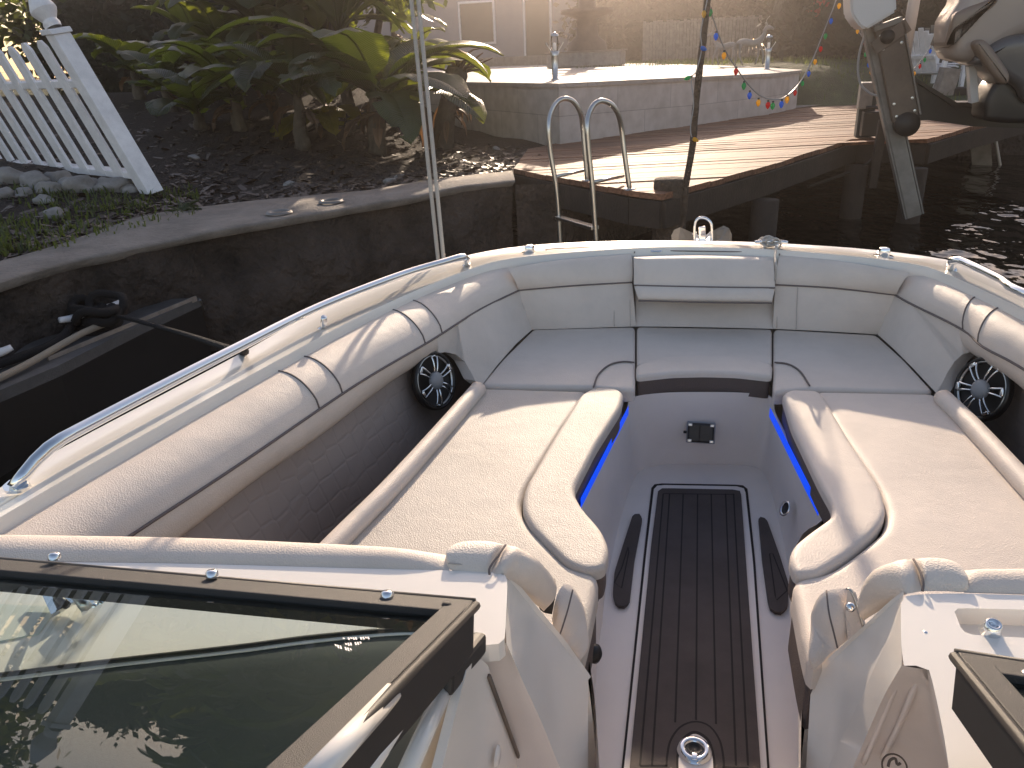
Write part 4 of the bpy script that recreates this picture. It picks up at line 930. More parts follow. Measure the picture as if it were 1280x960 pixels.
# lanterns on the terrace edge
def lantern(px, py, hpx, label):
    p = W(px, py, 1.675 if px < 800 else 1.607); s = hpx / 960 * (p - CAM).length
    t = thing('garden_lantern', label, 'lantern', p)
    obj('post', lathe([(.10 * s, 0), (.10 * s, .02 * s), (.065 * s, .03 * s), (.085 * s, .5 * s), (.11 * s, .62 * s), (0, .62 * s)], p, seg=16), M['steel'], t, True)
    obj('lamp_glass', lathe([(.075 * s, .62 * s), (.09 * s, .72 * s), (.09 * s, .93 * s), (.07 * s, .95 * s)], p, seg=16), M['clear'], t, True)
    obj('cap', lathe([(.10 * s, .93 * s), (.09 * s, .97 * s), (.03 * s, 1.0 * s), (0, 1.02 * s)], p, seg=16), M['steel'], t, True)
    obj('candle', lathe([(.04 * s, .63 * s), (.04 * s, .78 * s), (0, .79 * s)], p, seg=10), M['white'], t, True)
    for sg in (-1, 1): obj('arm', tube(cat([p + V((sg * .07 * s, 0, .6 * s)), p + V((sg * .17 * s, 0, .74 * s)), p + V((sg * .2 * s, 0, .8 * s))], 8), .012 * s, 6), M['steel'], t, True)
lantern(694, 100, 50, 'steel lantern at the sunny corner of the stone terrace')
lantern(958.5, 87, 35, 'steel lantern near the end of the stone terrace, behind the string lights')
# fountain with its round stone basin
fb0 = W(731, 83, 1.668); sf = (fb0 - CAM).length / 960
fo = thing('stone_fountain', 'tall tiered brown stone fountain in a low walled basin on the terrace', 'fountain', fb0)
obj('basin', box(fb0 + V((0, .35, 15 * sf / 2)), (84 * sf, .7 + 50 * sf * .6, 15 * sf), bev=.02), M['stone'], fo)
obj('basin_rim', box(fb0 + V((0, .35, 15 * sf + .015)), (88 * sf, .76 + 50 * sf * .6, .03), bev=.008), M['conc'], fo)
h = sf * 100
obj('column', lathe([(.24 * h, .14 * h), (.22 * h, .25 * h), (.13 * h, .32 * h), (.12 * h, .5 * h), (.30 * h, .56 * h), (.31 * h, .60 * h), (.10 * h, .62 * h), (.085 * h, .9 * h), (.22 * h, .95 * h), (.23 * h, .98 * h), (.06 * h, 1.0 * h), (.05 * h, 1.2 * h), (.1 * h, 1.27 * h), (0, 1.33 * h)], fb0 + V((0, .4, 0)), seg=24), M['umber'], fo, True)
# low garden wall and the house
lwp0, lwp1 = W(525, 84, 1.668) + V((0, .3, 0)), W(688, 80, 1.668) + V((0, .3, 0))
tag(obj('garden_wall', box((lwp0 + lwp1) / 2 + V((0, 0, .12)), ((lwp1 - lwp0).length, .3, .28), Matrix.Rotation(math.atan2(lwp1.y - lwp0.y, lwp1.x - lwp0.x), 3, 'Z'), bev=.01), M['conc']), 'low grey garden wall along the back of the terrace', 'garden wall')
hs = thing('house', 'grey blue rendered house wall behind the terrace, deep in shade', 'house', (-9, 31, 1.6))
hx0, hx1 = WY(470, 60, 31).x - 8, WY(797, 60, 31).x
obj('wall', box(((hx0 + hx1) / 2, 34, 3.2), (hx1 - hx0, 6, 3.4)), M['house'], hs)
obj('roof', box(((hx0 + hx1) / 2, 34, 5.02), (hx1 - hx0 + .9, 7, .22), bev=.03), M['umber'], hs)
for px0, px1, z0, z1 in ((575, 620, 2.4, 3.9), (655, 690, 1.7, 3.9), (745, 780, 2.5, 3.9)):
    a, b = WY(px0, 50, 30.98), WY(px1, 50, 30.98)
    w_ = obj('window', box(((a.x + b.x) / 2, 30.98, (z0 + z1) / 2), (b.x - a.x, .06, z1 - z0), bev=.01), M['white'], hs)
    obj('pane', box(((a.x + b.x) / 2, 30.94, (z0 + z1) / 2), (b.x - a.x - .16, .03, z1 - z0 - .16)), M['dash'], w_)
# board fence at the back
ff = thing('board_fence', 'tall grey weathered board fence across the back lawn', 'fence', hit(860, 76, lawnz))
fa_, fb2 = WY(803, 60, 24), WY(948, 60, 24); fa_.z = lawnz(fa_.x, 24); fb2.z = fa_.z; fh = WY(840, 26, 24).z - fa_.z
fbm = B(); nb = 34
for k in range(nb):
    c = fa_.lerp(V((fb2.x, fa_.y - .6, fb2.z)), (k + .5) / nb); hgt = fh + random.uniform(-.03, .03)
    box((c.x, c.y + random.uniform(-.01, .01), c.z + hgt / 2), (.94 * (V((fb2.x, fa_.y - .6, 0)) - V((fa_.x, fa_.y, 0))).length / nb * random.uniform(.86, .97), .025, hgt), None, fbm)
obj('boards', fbm, M['wood'], ff)
for zz in (.35, 1.0): obj('rail', bar(fa_ + V((0, .05, zz)), V((fb2.x, fa_.y - .55, fa_.z + zz)), .09, .04), M['wood'], ff)
# deer ornaments
def deer(px, py, hpx, face, label):
    p = WY(px, py - 2, 15.5); s = hpx / 960 * (p - CAM).length; p.z = min(p.z, 1.64)
    t = thing('deer_ornament', label, 'deer ornament', p); f = face
    q = lambda x, z, y=0: p + V((x * s * f, y * s, z * s))
    body = cat([q(-.34, .50), q(-.2, .55), q(.1, .52), q(.24, .58), q(.32, .72), q(.36, .86), q(.44, .88), q(.56, .83)], 24)
    bm = tube(body, .05 * s, 8, radii=[s * r for r in [.05, .075, .09, .095, .095, .095, .09, .085, .085, .085, .088, .09, .085, .075, .065, .055, .05, .048, .05, .058, .055, .045, .035, .022]])
    for x0, x1, yy in ((-.28, -.34, .05), (-.24, -.16, -.05), (.2, .16, .05), (.22, .34, -.05)):
        tube(cat([q(x0, .5, yy), q((x0 + x1) / 2 + (.05 if x0 > 0 else -.06), .27, yy), q(x1, .0, yy)], 8), .02 * s, 6, bm, radii=[s * r for r in (.05, .042, .034, .028, .025, .022, .02, .02)])
    obj('body', bm, M['stone'], t, True)
    for sg in (-1, 1): obj('ear', tube([q(.40, .9, sg * .03), q(.34, .99, sg * .08)], .02 * s, 6), M['stone'], t, True)
    obj('antler', tube(cat([q(.42, .9), q(.36, 1.04), q(.44, 1.15)], 8), .012 * s, 5), M['stone'], t, True)
deer(905, 80, 36, -1, 'small pale deer ornament nearest the board fence')
deer(936, 83, 42, 1, 'larger pale deer ornament beside the terrace lantern')
# --- white picket fence -------------------------------------------------------
pf = thing('picket_fence', 'leaning white picket fence with a capped post beside the garden bed', 'fence', W(203, 246, 1.13))
Bp = W(190, 240, 1.13); Tp = WY(72, 42, Bp.y + .05); Lv = Tp - Bp                     # post axis
Rl = W(-60, 203, 1.21); Rr = W(168, 225, 1.21); Dv = (Rl - Rr).normalized()
Nn = Dv.cross(Lv).normalized(); Lh = Lv.length; Ld = Lv.normalized()
Rp = Matrix((Dv, Nn, Ld)).transposed()
def shear_box(base, w, t, h, bm, bev=0): return box(base + Ld * (h / 2), (w, t, h), Rp, bm, bev)
bm = B(); shear_box(Bp, .125, .125, Lh, bm, .006); post = obj('post', bm, M['white'], pf)
cb2 = B(); box(Bp + Ld * (Lh + .02), (.155, .155, .04), Rp, cb2, .006)
lathe([(.055, 0), (.06, .03), (.05, .055), (.078, .10), (.09, .125), (.085, .15), (.06, .21), (.025, .27), (0, .285)], Bp + Ld * (Lh + .04), Ld, 4 * 6, cb2)
obj('finial', cb2, M['white'], post)
upl = (W(20, 205, 1.21) - Bp).dot(Ld)
rl0 = Bp + Ld * .14; rl1 = Bp + Ld * (Lh * .70)
for r0 in (rl0, rl1): obj('rail', bar(r0 + Dv * .06, r0 + Dv * 2.8, .095, .05, Ld, bev=.005), M['white'], pf)
k = .24
while k < 2.8:
    b0 = Bp + Dv * k + Ld * .12 - Nn * .0; hh = Lh * .83
    hh += random.uniform(-.02, .02); b0 = b0 + Dv * random.uniform(-.008, .008)
    bm = B(); box(b0 + Ld * (hh / 2) + Nn * -.04, (.12, .022, hh), Rp, bm)
    tp = b0 + Ld * hh + Nn * -.04
    vs = [bm.verts.new(tp + Dv * x + Nn * y) for x, y in ((-.06, -.011), (.06, -.011), (.06, .011), (-.06, .011))]
    rd = [bm.verts.new(tp + Ld * .05 + Dv * x + Nn * y) for x, y in ((-.02, -.011), (.02, -.011), (.02, .011), (-.02, .011))]
    for i in range(4): bm.faces.new((vs[i], vs[(i + 1) % 4], rd[(i + 1) % 4], rd[i]))
    bm.faces.new(rd); obj('picket', bm, M['white'], pf); k += .25
# stones under the fence
random.seed(11)
rocks = []
def rock(p, r, sq, label, nm='stone', m='stone'):
    bm = B(); bmesh.ops.create_icosphere(bm, subdivisions=3, radius=1)
    sd = random.random() * 50
    for v in bm.verts:
        d = 1 + .45 * noise.noise(v.co * 1.1 + V((sd, 0, 0))) + .18 * noise.noise(v.co * 2.7 + V((sd, 3, 0)))
        v.co = V((v.co.x * d * r, v.co.y * d * r * .75, v.co.z * d * r * sq))
    o = obj(nm, bm, M[m], None, True, loc=p); o.rotation_euler = (0, 0, random.random() * 6); return tag(o, label, 'stone', 'pale stones below the picket fence')
for i, (px, py, r) in enumerate(((14, 228, .13), (45, 232, .12), (62, 240, .09), (95, 240, .15), (70, 272, .075), (30, 246, .08), (8, 246, .08), (55, 254, .07), (118, 234, .09), (140, 238, .12), (160, 241, .08), (-30, 232, .14), (75, 226, .10))):
    p = hit(px, py, bedz); rock(p + V((0, 0, r * .2)), r, .6, 'rounded pale stone among the loose stones under the picket fence' if r > .1 or i in (6,) else ('small grey stone alone in the grass below the fence stones' if i == 4 else 'fist sized pale stone among the loose stones under the picket fence'))
for px, py, r in ((243, 198, .055), (362, 232, .06), (487, 228, .05), (500, 222, .04), (620, 187, .05)):
    p = hit(px, py, bedz); o = rock(p + V((0, 0, r * .15)), r, .5, 'single small stone lying on the dark mulch', 'stone'); o['group'] = 'small stones on the mulch'
# two round pale discs on the wall cap
for px, py, lb in ((349, 266, 'round pale metal ring on the seawall cap, farther from the white ropes'), (414, 252, 'round pale metal ring on the seawall cap, closer to the white ropes')):
    p = W(px, py, DZ + .006); tag(obj('metal_ring', lathe([(.05, 0), (.06, .012), (.075, .012), (.085, 0)], p, seg=24), M['galv'], smooth=True), lb, 'metal ring')
HAZE = .0056
# =================================================================== PLANTS
def leaf(bm, base, az, el0, el1, length, width, fold=.35, seg=12, tears=.0, rng=random, twist=0):
    """a long paddle leaf: midrib bends from elevation el0 to el1; two halves folded along it"""
    uv = bm.loops.layers.uv.verify(); p = base.copy(); pts = [p.copy()]; dirs = []
    for k in range(seg):
        t = k / (seg - 1); e = el0 + (el1 - el0) * t ** 1.3; a = az + twist * t
        d = V((math.cos(a) * math.cos(e), math.sin(a) * math.cos(e), math.sin(e))); p = p + d * (length / seg); pts.append(p.copy()); dirs.append(d)
    dirs.append(dirs[-1]); pet = .16
    for s in (-1, 1):
        prev = None
        for k in range(seg + 1):
            t = k / seg
            w = 0 if t < pet else width * .5 * (math.sin(math.pi * min(1, ((t - pet) / (1 - pet))) ** .8)) ** .6 if t < 1 else 0
            if t < pet: w = .012
            d = dirs[k]; side = d.cross(V((0, 0, 1)));
            if side.length < 1e-3: side = V((1, 0, 0))
            side.normalize(); up = side.cross(d).normalized()
            wv = rng.uniform(-.02, .02) if tears else 0
            a_ = pts[k]; b_ = a_ + side * (s * w * .55 * math.cos(fold)) + up * (w * .55 * math.sin(fold)); c_ = a_ + side * (s * w * math.cos(fold * .4)) + up * (w * math.sin(fold) * .55 + wv - w * .10)
            row = (bm.verts.new(a_), bm.verts.new(b_), bm.verts.new(c_))
            if prev:
                fs = [(bm.faces.new((prev[0], row[0], row[1], prev[1])), 0, .5)]
                if not (tears and rng.random() < tears): fs.append((bm.faces.new((prev[1], row[1], row[2], prev[2])), .5, 1))
                t0_, t1_ = (k - 1) / seg * length, t * length
                for f, s0, s1 in fs:
                    for lp, q in zip(f.loops, ((t0_ - s0 * .12, s0), (t1_ - s0 * .12, s0), (t1_ - s1 * .12, s1), (t0_ - s1 * .12, s1))): lp[uv].uv = q
            prev = row
    tube([pts[k] - V((0, 0, .004)) for k in range(0, seg + 1, 2)], .01, 5, bm, radii=[.016 * (1 - .9 * k / seg) + .002 for k in range(0, seg + 1, 2)])
def plant(px, py, label, stem_h, n, length, width, seed, az0=0, spread=2 * math.pi, el=(1.2, .5), droop=(-.2, -1.0), m='banana', dry=3, stems=1, cat_='plant', name='banana_plant', base=None, lvar=.25):
    rng = random.Random(seed); p = base or hit(px, py, bedz)
    t = thing(name, label, cat_, p); lf = B(); dr = B(); sb_ = B()
    for s in range(stems):
        b = p + V((rng.uniform(-.2, .2), rng.uniform(-.2, .2), -.03)) if s else p - V((0, 0, .03))
        lean = V((rng.uniform(-.12, .12), rng.uniform(-.12, .12), 0)) * stem_h; hh = stem_h * rng.uniform(.75, 1.1)
        top = b + V((0, 0, hh)) + lean
        tube([b + (top - b) * (k / 6) + V((.012 * math.sin(k * 2), 0, 0)) for k in range(7)], .06, 9, sb_, radii=[.085, .078, .07, .062, .055, .045, .03])
        for k in range(n):
            a = az0 + spread * (k + rng.uniform(-.3, .3)) / n + (math.pi / n) * s; u = rng.random()
            leaf(lf, top - V((0, 0, .12 * hh * u)), a, rng.uniform(el[1], el[0]), rng.uniform(droop[1], droop[0]), LS * length * rng.uniform(1 - lvar, 1 + lvar), LS * width * rng.uniform(.8, 1.15), rng.uniform(.2, .5), 16, .16, rng, rng.uniform(-.3, .3))
        for k in range(dry):
            a = rng.uniform(0, 6.28); leaf(dr, top - V((0, 0, rng.uniform(.1, .5) * hh)), a, rng.uniform(-.2, .4), -1.5, length * rng.uniform(.35, .6), width * rng.uniform(.25, .45), .9, 10, .25, rng)
    obj('stem', sb_, M['trunk'], t, True); obj('leaves', lf, M[m], t, True)
    if dry: obj('dry_leaves', dr, M['dryleaf'], t, True)
    return t
LS = 1.35
plant(472, 193, 'banana plant with wide dark leaves drooping over the mulch beside the white ropes', .75, 9, 1.15, .42, 2, .4, el=(1.1, .3), stems=2, dry=4)
plant(378, 186, 'short banana plant with a ragged stem and one bright yellow green leaf', .55, 7, .85, .34, 5, 1.0, el=(1.2, .5), stems=1, dry=3)
plant(438, 150, 'tall banana plant behind the drooping one, leaves reaching the top of the view', 1.3, 10, 1.35, .48, 8, 0, el=(1.35, .7), stems=1, dry=3)
plant(332, 118, 'banana plant with broad dark leaves at the centre of the bed', 1.0, 10, 1.3, .46, 12, .2, el=(1.3, .5), stems=2, dry=3)
plant(252, 162, 'low plant with rounded leaves lit yellow green, next to the leaning fence', .22, 8, .55, .36, 21, .6, el=(1.25, .5), droop=(.0, -.9), dry=0, name='leafy_plant')
plant(200, 110, 'leafy plant with heart shaped yellow green leaves behind the fence post', .45, 9, .7, .42, 22, .1, el=(1.3, .5), droop=(.1, -.8), dry=0, name='leafy_plant')
plant(412, 172, 'small plant with yellowing drooping leaves under the banana plants', .25, 5, .5, .24, 31, 3.6, 2.6, el=(.8, .2), droop=(-.7, -1.3), m='yellowleaf', dry=2, name='leafy_plant')
plant(120, 45, 'banana plant in deep shade at the back of the bed behind the fence', .9, 10, 1.5, .5, 41, 0, stems=2, dry=2)
plant(520, 128, 'banana plant at the right end of the bed, touching the terrace', .6, 8, .62, .26, 44, 2.2, 4.2, el=(1.2, .5), stems=1, dry=4)
plant(30, 60, 'bushy dark banana plant behind the white pickets', .8, 9, 1.4, .5, 47, 0, stems=2, dry=1)
plant(255, 62, 'tall shaded banana plant standing behind the leafy plants', 1.6, 9, 1.5, .5, 52, 0, stems=1, dry=2)
plant(300, 165, 'banana plant low in the shade between the leafy plants and the ragged stem', .4, 8, .9, .34, 61, .3, el=(1.2, .3), stems=1, dry=2)
plant(425, 105, 'banana plant with torn leaves close behind the tall one', .9, 10, 1.2, .44, 63, .5, el=(1.3, .4), stems=2, dry=3)
plant(160, 90, 'dark banana plant right behind the fence post finial', .7, 9, 1.2, .45, 65, .1, stems=1, dry=1)
plant(500, 95, 'banana plant with long leaves over the corner of the terrace', 1.0, 9, .85, .36, 67, .9, el=(1.3, .5), stems=1, dry=2)
for i, (px, py, sh, n_, ln_, w_, lb_) in enumerate((
    (150, 75, .9, 9, 1.0, .40, 'leafy plant with sunlit leaves just behind the post of the fence'), (235, 60, 1.1, 9, 1.1, .42, 'leafy plant at the back of the bed above the small rounded one'),
    (320, 70, 1.2, 9, 1.2, .44, 'banana plant in the middle of the back row'), (375, 85, 1.3, 9, 1.1, .40, 'banana plant in the back row behind the short ragged stem'),
    (455, 80, 1.4, 9, 1.1, .42, 'banana plant in the back row nearest the ropes'), (285, 115, .6, 9, .75, .36, 'leafy plant with short broad leaves in the centre of the bed'),
    (215, 140, .3, 8, .5, .34, 'small leafy plant closest to the fence post'), (345, 150, .35, 8, .7, .30, 'small leafy plant in front of the short banana plant'),
    (500, 160, .4, 8, .6, .28, 'small banana plant in front of the palm stump'))):
    plant(px, py, lb_, sh, n_, ln_, w_, 200 + i, .3 * i, el=(1.35, .4), droop=(.1, -1.0), stems=1, dry=2, name='banana_plant' if 'banana' in lb_ else 'leafy_plant')
for i, (px, py, sh, n_, ln_, w_, lb_) in enumerate((
    (130, 30, 1.5, 10, 1.3, .5, 'tall banana plant over the tips of the white pickets'), (190, 28, 1.7, 10, 1.3, .5, 'tall banana plant behind the leafy plants near the fence post'),
    (270, 40, 1.9, 11, 1.3, .5, 'tallest banana plant at the back of the bed, leaves above the view'), (345, 45, 1.8, 11, 1.25, .5, 'tall banana plant at the back, directly behind the ragged stem'),
    (405, 55, 1.7, 11, 1.2, .48, 'tall banana plant at the back, right behind the tall front one'), (470, 62, 1.5, 10, 1.0, .42, 'tall banana plant at the back corner by the house'),
    (175, 125, .5, 9, .6, .38, 'leafy plant with yellow green leaves right against the fence post'), (300, 130, .5, 9, .65, .40, 'leafy plant with heart shaped leaves among the banana stems'),
    (95, 60, .8, 9, .9, .42, 'leafy plant seen through the upper gaps of the pickets'), (265, 108, .8, 9, .8, .40, 'leafy plant behind the low rounded one in the bed'))):
    plant(px, py, lb_, sh, n_, ln_, w_, 300 + i, .4 * i, el=(1.4, .2), droop=(.2, -1.1), stems=2 if i < 6 else 1, dry=2, name='banana_plant' if 'banana' in lb_ else 'leafy_plant')
# cut trunk with a dry tuft by the terrace
p = hit(553, 186, bedz); tp = WY(572, 84, p.y)
pt_ = thing('palm_stump', 'ragged brown palm stump with a dry tuft on top, next to the terrace', 'stump', p)
c = cat([p - V((0, 0, .05)), p.lerp(tp, .4) + V((-.03, 0, 0)), p.lerp(tp, .8), tp], 14); obj('trunk', tube(c, .08, 10, radii=[.13, .12, .115, .11, .11, .105, .10, .10, .10, .105, .11, .115, .12, .10]), M['trunk'], pt_, True)
db = B(); rng = random.Random(9)
for k in range(16): leaf(db, tp - V((0, 0, .06)), rng.uniform(-.6, 3.6), rng.uniform(.2, 1.5), rng.uniform(-.2, .9), rng.uniform(.2, .42), .05, .6, 8, 0, rng)
for k in range(14): leaf(db, p.lerp(tp, rng.uniform(.35, .9)), rng.uniform(0, 6.28), rng.uniform(-.9, .1), -1.5, rng.uniform(.25, .5), .07, .8, 8, 0, rng)
obj('dry_tuft', db, M['dryleaf'], pt_, True)
# ---- leaf clouds for bushes and trees
def cloud(bm, c, rad, n, size, rng, clump=.5):
    k = 0
    cl = [V((rng.gauss(0, .45), rng.gauss(0, .45), rng.gauss(0, .45))) for _ in range(max(6, n // 90))]
    while k < n:
        q = cl[rng.randrange(len(cl))] + V((rng.gauss(0, .16), rng.gauss(0, .16), rng.gauss(0, .16)))
        if q.length > 1.15: q *= 1.0 / q.length
        p = c + V((q.x * rad[0], q.y * rad[1], q.z * rad[2])); s = size * rng.uniform(.5, 1.3)
        d = V((rng.gauss(0, 1), rng.gauss(0, 1), rng.gauss(0, .7) - .3)).normalized(); sd = d.cross(V((rng.gauss(0, 1), rng.gauss(0, 1), rng.gauss(0, 1)))).normalized()
        bm.faces.new([bm.verts.new(x) for x in (p, p + d * s * .5 + sd * s * .28, p + d * s, p + d * s * .5 - sd * s * .28)]); k += 1
def bush(c, rad, n, size, label, seed, m='hedge', name='bush', cat_='bush', group=None, flowers=0, core=True):
    rng = random.Random(seed); t = thing(name, label, cat_, V((c.x, c.y, lawnz(c.x, c.y))), group=group); bm = B(); cloud(bm, c, rad, n, size, rng); obj('crown', bm, M[m], t)
    sb_ = B(); z0 = lawnz(c.x, c.y) - .05
    for k in range(5):
        e = c + V((rng.uniform(-.6, .6) * rad[0], rng.uniform(-.6, .6) * rad[1], rng.uniform(-.2, .5) * rad[2])); b = V((c.x + rng.uniform(-.15, .15) * rad[0], c.y, z0))
        r0 = .05 + .02 * rad[2]; tube(cat([b, b.lerp(e, .5) + V((0, 0, .1 * rad[2])), e], 10), .03, 7, sb_, radii=[r0 * (1 - .085 * j) for j in range(10)])
    obj('trunk', sb_, M['bark'], t, True)
    if core:
        kb = B(); bmesh.ops.create_icosphere(kb, subdivisions=4, radius=1)
        for v in kb.verts:
            q = v.co * (.80 + .22 * noise.noise(v.co * 2.3 + V((seed, 0, 0))) + .10 * noise.noise(v.co * 6 + V((0, seed, 0)))); v.co = V((c.x + q.x * rad[0], c.y + q.y * rad[1], c.z + q.z * rad[2]))
        obj('inner_growth', kb, M['innergrowth'], t, True)
    if flowers:
        fbm = B(); cloud(fbm, c + V((0, -.25 * rad[1], .3 * rad[2])), (rad[0] * .9, rad[1], rad[2] * .7), flowers, size * 1.2, rng); obj('flowers', fbm, M['redflower'], t)
    return t
HG = 'dark bushes along the back of the lawn'
for i, (x, y, rx, rz, lb) in enumerate(((2.3, 19.2, .9, 1.5, 'dark bush between the flowering bush and the deer ornaments'), (3.6, 20, 2.0, 1.7, 'dark bush behind the flowering bush'), (6.6, 20, 2.0, 1.9, 'dark leafy bush behind the right end of the terrace'), (9.6, 21, 2.1, 2.0, 'dark bush behind the boat lift post'), (12.8, 20, 2.2, 2.1, 'dark bush behind the white garden chairs'), (16, 20.5, 2.4, 2.2, 'dark bush beyond the tilted outboard engine'), (20, 21, 2.8, 2.3, 'dark bush farthest along the canal bank'))):
    z = lawnz(x, y); bush(V((x, y, z + rz * .9)), (rx * 1.1, 1.5, rz * 1.25), 5600, .20, lb, 60 + i, group=HG)
bush(V((3.0, 17.8, 2.5)), (1.0, .8, 1.0), 2600, .12, 'bush with sprays of red flowers above the string lights', 77, flowers=420, name='flowering_bush')
bush(V((3.1, 20.2, 2.5)), (1.0, .8, 1.0), 1800, .13, 'pale green shrub beside the wooden string light pole, behind the board fence end', 78, m='tree', name='shrub')
for i, (x, y, z, r, h, lb) in enumerate(((8, 33, 5.4, 3.8, 2.6, 'large dark tree behind the bushes, above the flowering bush'), (14.5, 34, 5.6, 4.2, 2.8, 'large dark tree beyond the boat lift'), (22, 33, 5.4, 4.5, 2.8, 'large dark tree far along the canal bank'), (1.0, 36, 5.4, 3.6, 2.4, 'tree standing behind the board fence'), (31, 34, 5.5, 5.0, 3.0, 'wide dark tree at the far end of the canal'))):
    bush(V((x, y, z)), (r, 2.4, h), 7000, .36, lb, 90 + i, m='hedge', name='tree', cat_='tree', group='dark trees behind the garden')
for i, (x, y, z, r, h, lb) in enumerate(((-5.6, 12.6, 4.3, 2.3, 1.7, 'leafy tree spreading over the banana plants'), (-12.5, 11.5, 4.2, 2.8, 2.0, 'leafy tree rising behind the picket fence'), (-17, 16, 4.6, 3.4, 2.6, 'leafy tree at the far left of the garden'))):
    bush(V((x, y, z)), (r, 2.0, h), 3000, .26, lb, 120 + i, m='tree', name='tree', cat_='tree', core=False, group='trees over the garden bed')
for i, (x, y, lb) in enumerate(((-10.5, 13.6, 'dark hedge plant at the back of the bed behind the fence'), (-7.6, 13.2, 'dark hedge plant at the back of the bed behind the banana plants'), (-14, 12.2, 'dark hedge plant at the far left of the bed'))):
    bush(V((x, y, 2.6)), (1.9, .9, 1.2), 3600, .18, lb, 140 + i, group='hedge behind the garden bed', name='hedge_plant')
for i, (x, lb) in enumerate(((-1.0, 'tall hedge section behind the board fence'), (4.5, 'tall hedge section behind the deer ornaments'), (10, 'tall hedge section behind the flowering bush'), (15.5, 'tall hedge section beyond the garden chairs'), (21, 'tall hedge section beyond the outboard engine'), (27, 'tall hedge section at the far end of the bank'))):
    bush(V((x, 29, 3.0)), (3.6, 1.3, 2.3), 5200, .26, lb, 160 + i, group='tall hedge across the back', name='hedge', cat_='hedge')
# ---- mulch chips and dead leaves, grass
rng = random.Random(4); cb3 = B()
for k in range(9000):
    i = rng.randrange(20, 88); a = capI[i]; b = far[i]; t = rng.random() ** 1.6 * .75; q = a.lerp(b, t + .01)
    z = bedz(q.x, q.y) + rng.uniform(.003, .02); s = rng.uniform(.018, .06); a_ = rng.uniform(0, 6.28); d = V((math.cos(a_), math.sin(a_), rng.uniform(-.35, .35))) * s; n = V((-math.sin(a_), math.cos(a_), rng.uniform(-.5, .5))) * s * rng.uniform(.15, .4)
    c = V((q.x, q.y, z)); cb3.faces.new([cb3.verts.new(c + x) for x in (-d - n, d - n * .6, d + n * .6, -d + n)])
tag(obj('mulch_chips', cb3, M['chip']), 'loose bark chips and dead leaves covering the garden bed', 'mulch', kind='stuff')
def blades(region, n, h, seed, name, label):
    rng = random.Random(seed); bm = B()
    for k in range(n):
        p = region(rng)
        if p is None: continue
        a = rng.uniform(0, 6.28); hh = h * rng.uniform(.4, 1.2); ln = V((math.cos(a), math.sin(a), 0)) * hh * rng.uniform(.1, .8); w = V((-math.sin(a), math.cos(a), 0)) * .006
        v = [bm.verts.new(x) for x in (p - w, p + w, p + ln * .45 + V((0, 0, hh * .7)) + w * .7, p + ln * .45 + V((0, 0, hh * .7)) - w * .7, p + ln + V((0, 0, hh * .9)))]
        bm.faces.new(v[:4]); bm.faces.new((v[3], v[2], v[4]))
    return tag(obj(name, bm, M['grass']), label, 'grass', kind='stuff')
def rg1(r):
    x = -40 + 290 * r.random() ** 1.7; p = hit(x, r.uniform(236, 330 - .22 * max(0, x)), bedz)
    if noise.noise(V((p.x * 2.2, p.y * 2.2, 7))) < r.uniform(-.45, .25): return None
    return p if dist_cap(p.x, p.y) > .03 else None
blades(rg1, 2600, .07, 1, 'grass', 'short dark grass between the fence stones and the seawall cap')
def rg2(r):
    x, y = r.uniform(-4, 9), r.uniform(12.6, 20)
    if x < 1.6 and y < 19.5 and x > -8: return None
    return V((x, y, lawnz(x, y)))
blades(rg2, 5000, .10, 2, 'grass', 'lawn grass beyond the end of the terrace')
def rg3(r):
    x, y = r.uniform(-2.5, 4.5), r.uniform(16.5, 24); return V((x, y, lawnz(x, y)))
blades(rg3, 3500, .10, 3, 'grass', 'sunlit strip of lawn in front of the board fence')
p = hit(228, 268, bedz); bm = B(); rng = random.Random(8)
for k in range(14): leaf(bm, p, rng.uniform(0, 6.28), rng.uniform(.3, 1.3), rng.uniform(-.5, .4), rng.uniform(.08, .16), .018, .4, 6, 0, rng)
tag(obj('grass_tuft', bm, M['grass']), 'single spiky grass tuft on the mulch beside the seawall cap', 'grass tuft')
# =================================================================== ROPES, POLE, LIGHTS
for x0, x1, lb in ((512, 549, 'white rope rising past the rail, nearer the fence'), (521, 556, 'white rope rising past the rail, nearer the terrace')):
    y = WX(553, 330, -.98).y + .10; b = WY(x1, 338, y); tp = WY(x0, -20, y + .1); tp2 = tp + (tp - b) * .55
    low = V((b.x, b.y, .95))
    tag(obj('hanging_rope', tube([low, b, b.lerp(tp, .5), tp, tp2], .0085, 8), M['whiterope'], smooth=True), lb, 'rope', 'pair of white ropes')
yP = W(853, 236, DZ).y - .06
pc = [WY(x, y, yP) for x, y in ((851, 290), (855, 262), (858, 228), (866, 180), (869, 140), (873, 100), (879, 50), (884, 0), (888, -50), (890, -90))]
pole = obj('wooden_pole', tube(cat(pc, 60), .022, 9, radii=[.021 + .004 * noise.noise(V((k * .45, 0, 0))) for k in range(60)]), M['bark'], smooth=True)
tag(pole, 'crooked brown wooden pole at the dock corner carrying string lights', 'pole')
sl = thing('string_lights', 'string of coloured bulbs sagging from the wooden pole across the terrace wall', 'string lights', WY(948, 120, 6.2))
def bulb(px, py, y, col, sz, d=V((0, 0, -1)), parent=sl):
    p = WY(px, py, y); s = .66 * sz / 960 * (p - CAM).length
    o = obj('bulb', lathe([(0, -1.0 * s), (.2 * s, -.85 * s), (.42 * s, -.4 * s), (.45 * s, -.05 * s), (.3 * s, .28 * s), (.2 * s, .4 * s)], p, -d if d.z > 0 else d * -1, 12), M[col], parent, True); o['label'] = col + ' bulb'
    obj('bulb_socket', lathe([(.21 * s, .36 * s), (.22 * s, .75 * s), (0, .8 * s)], p, d * -1, 10), M['dash'], o, True)
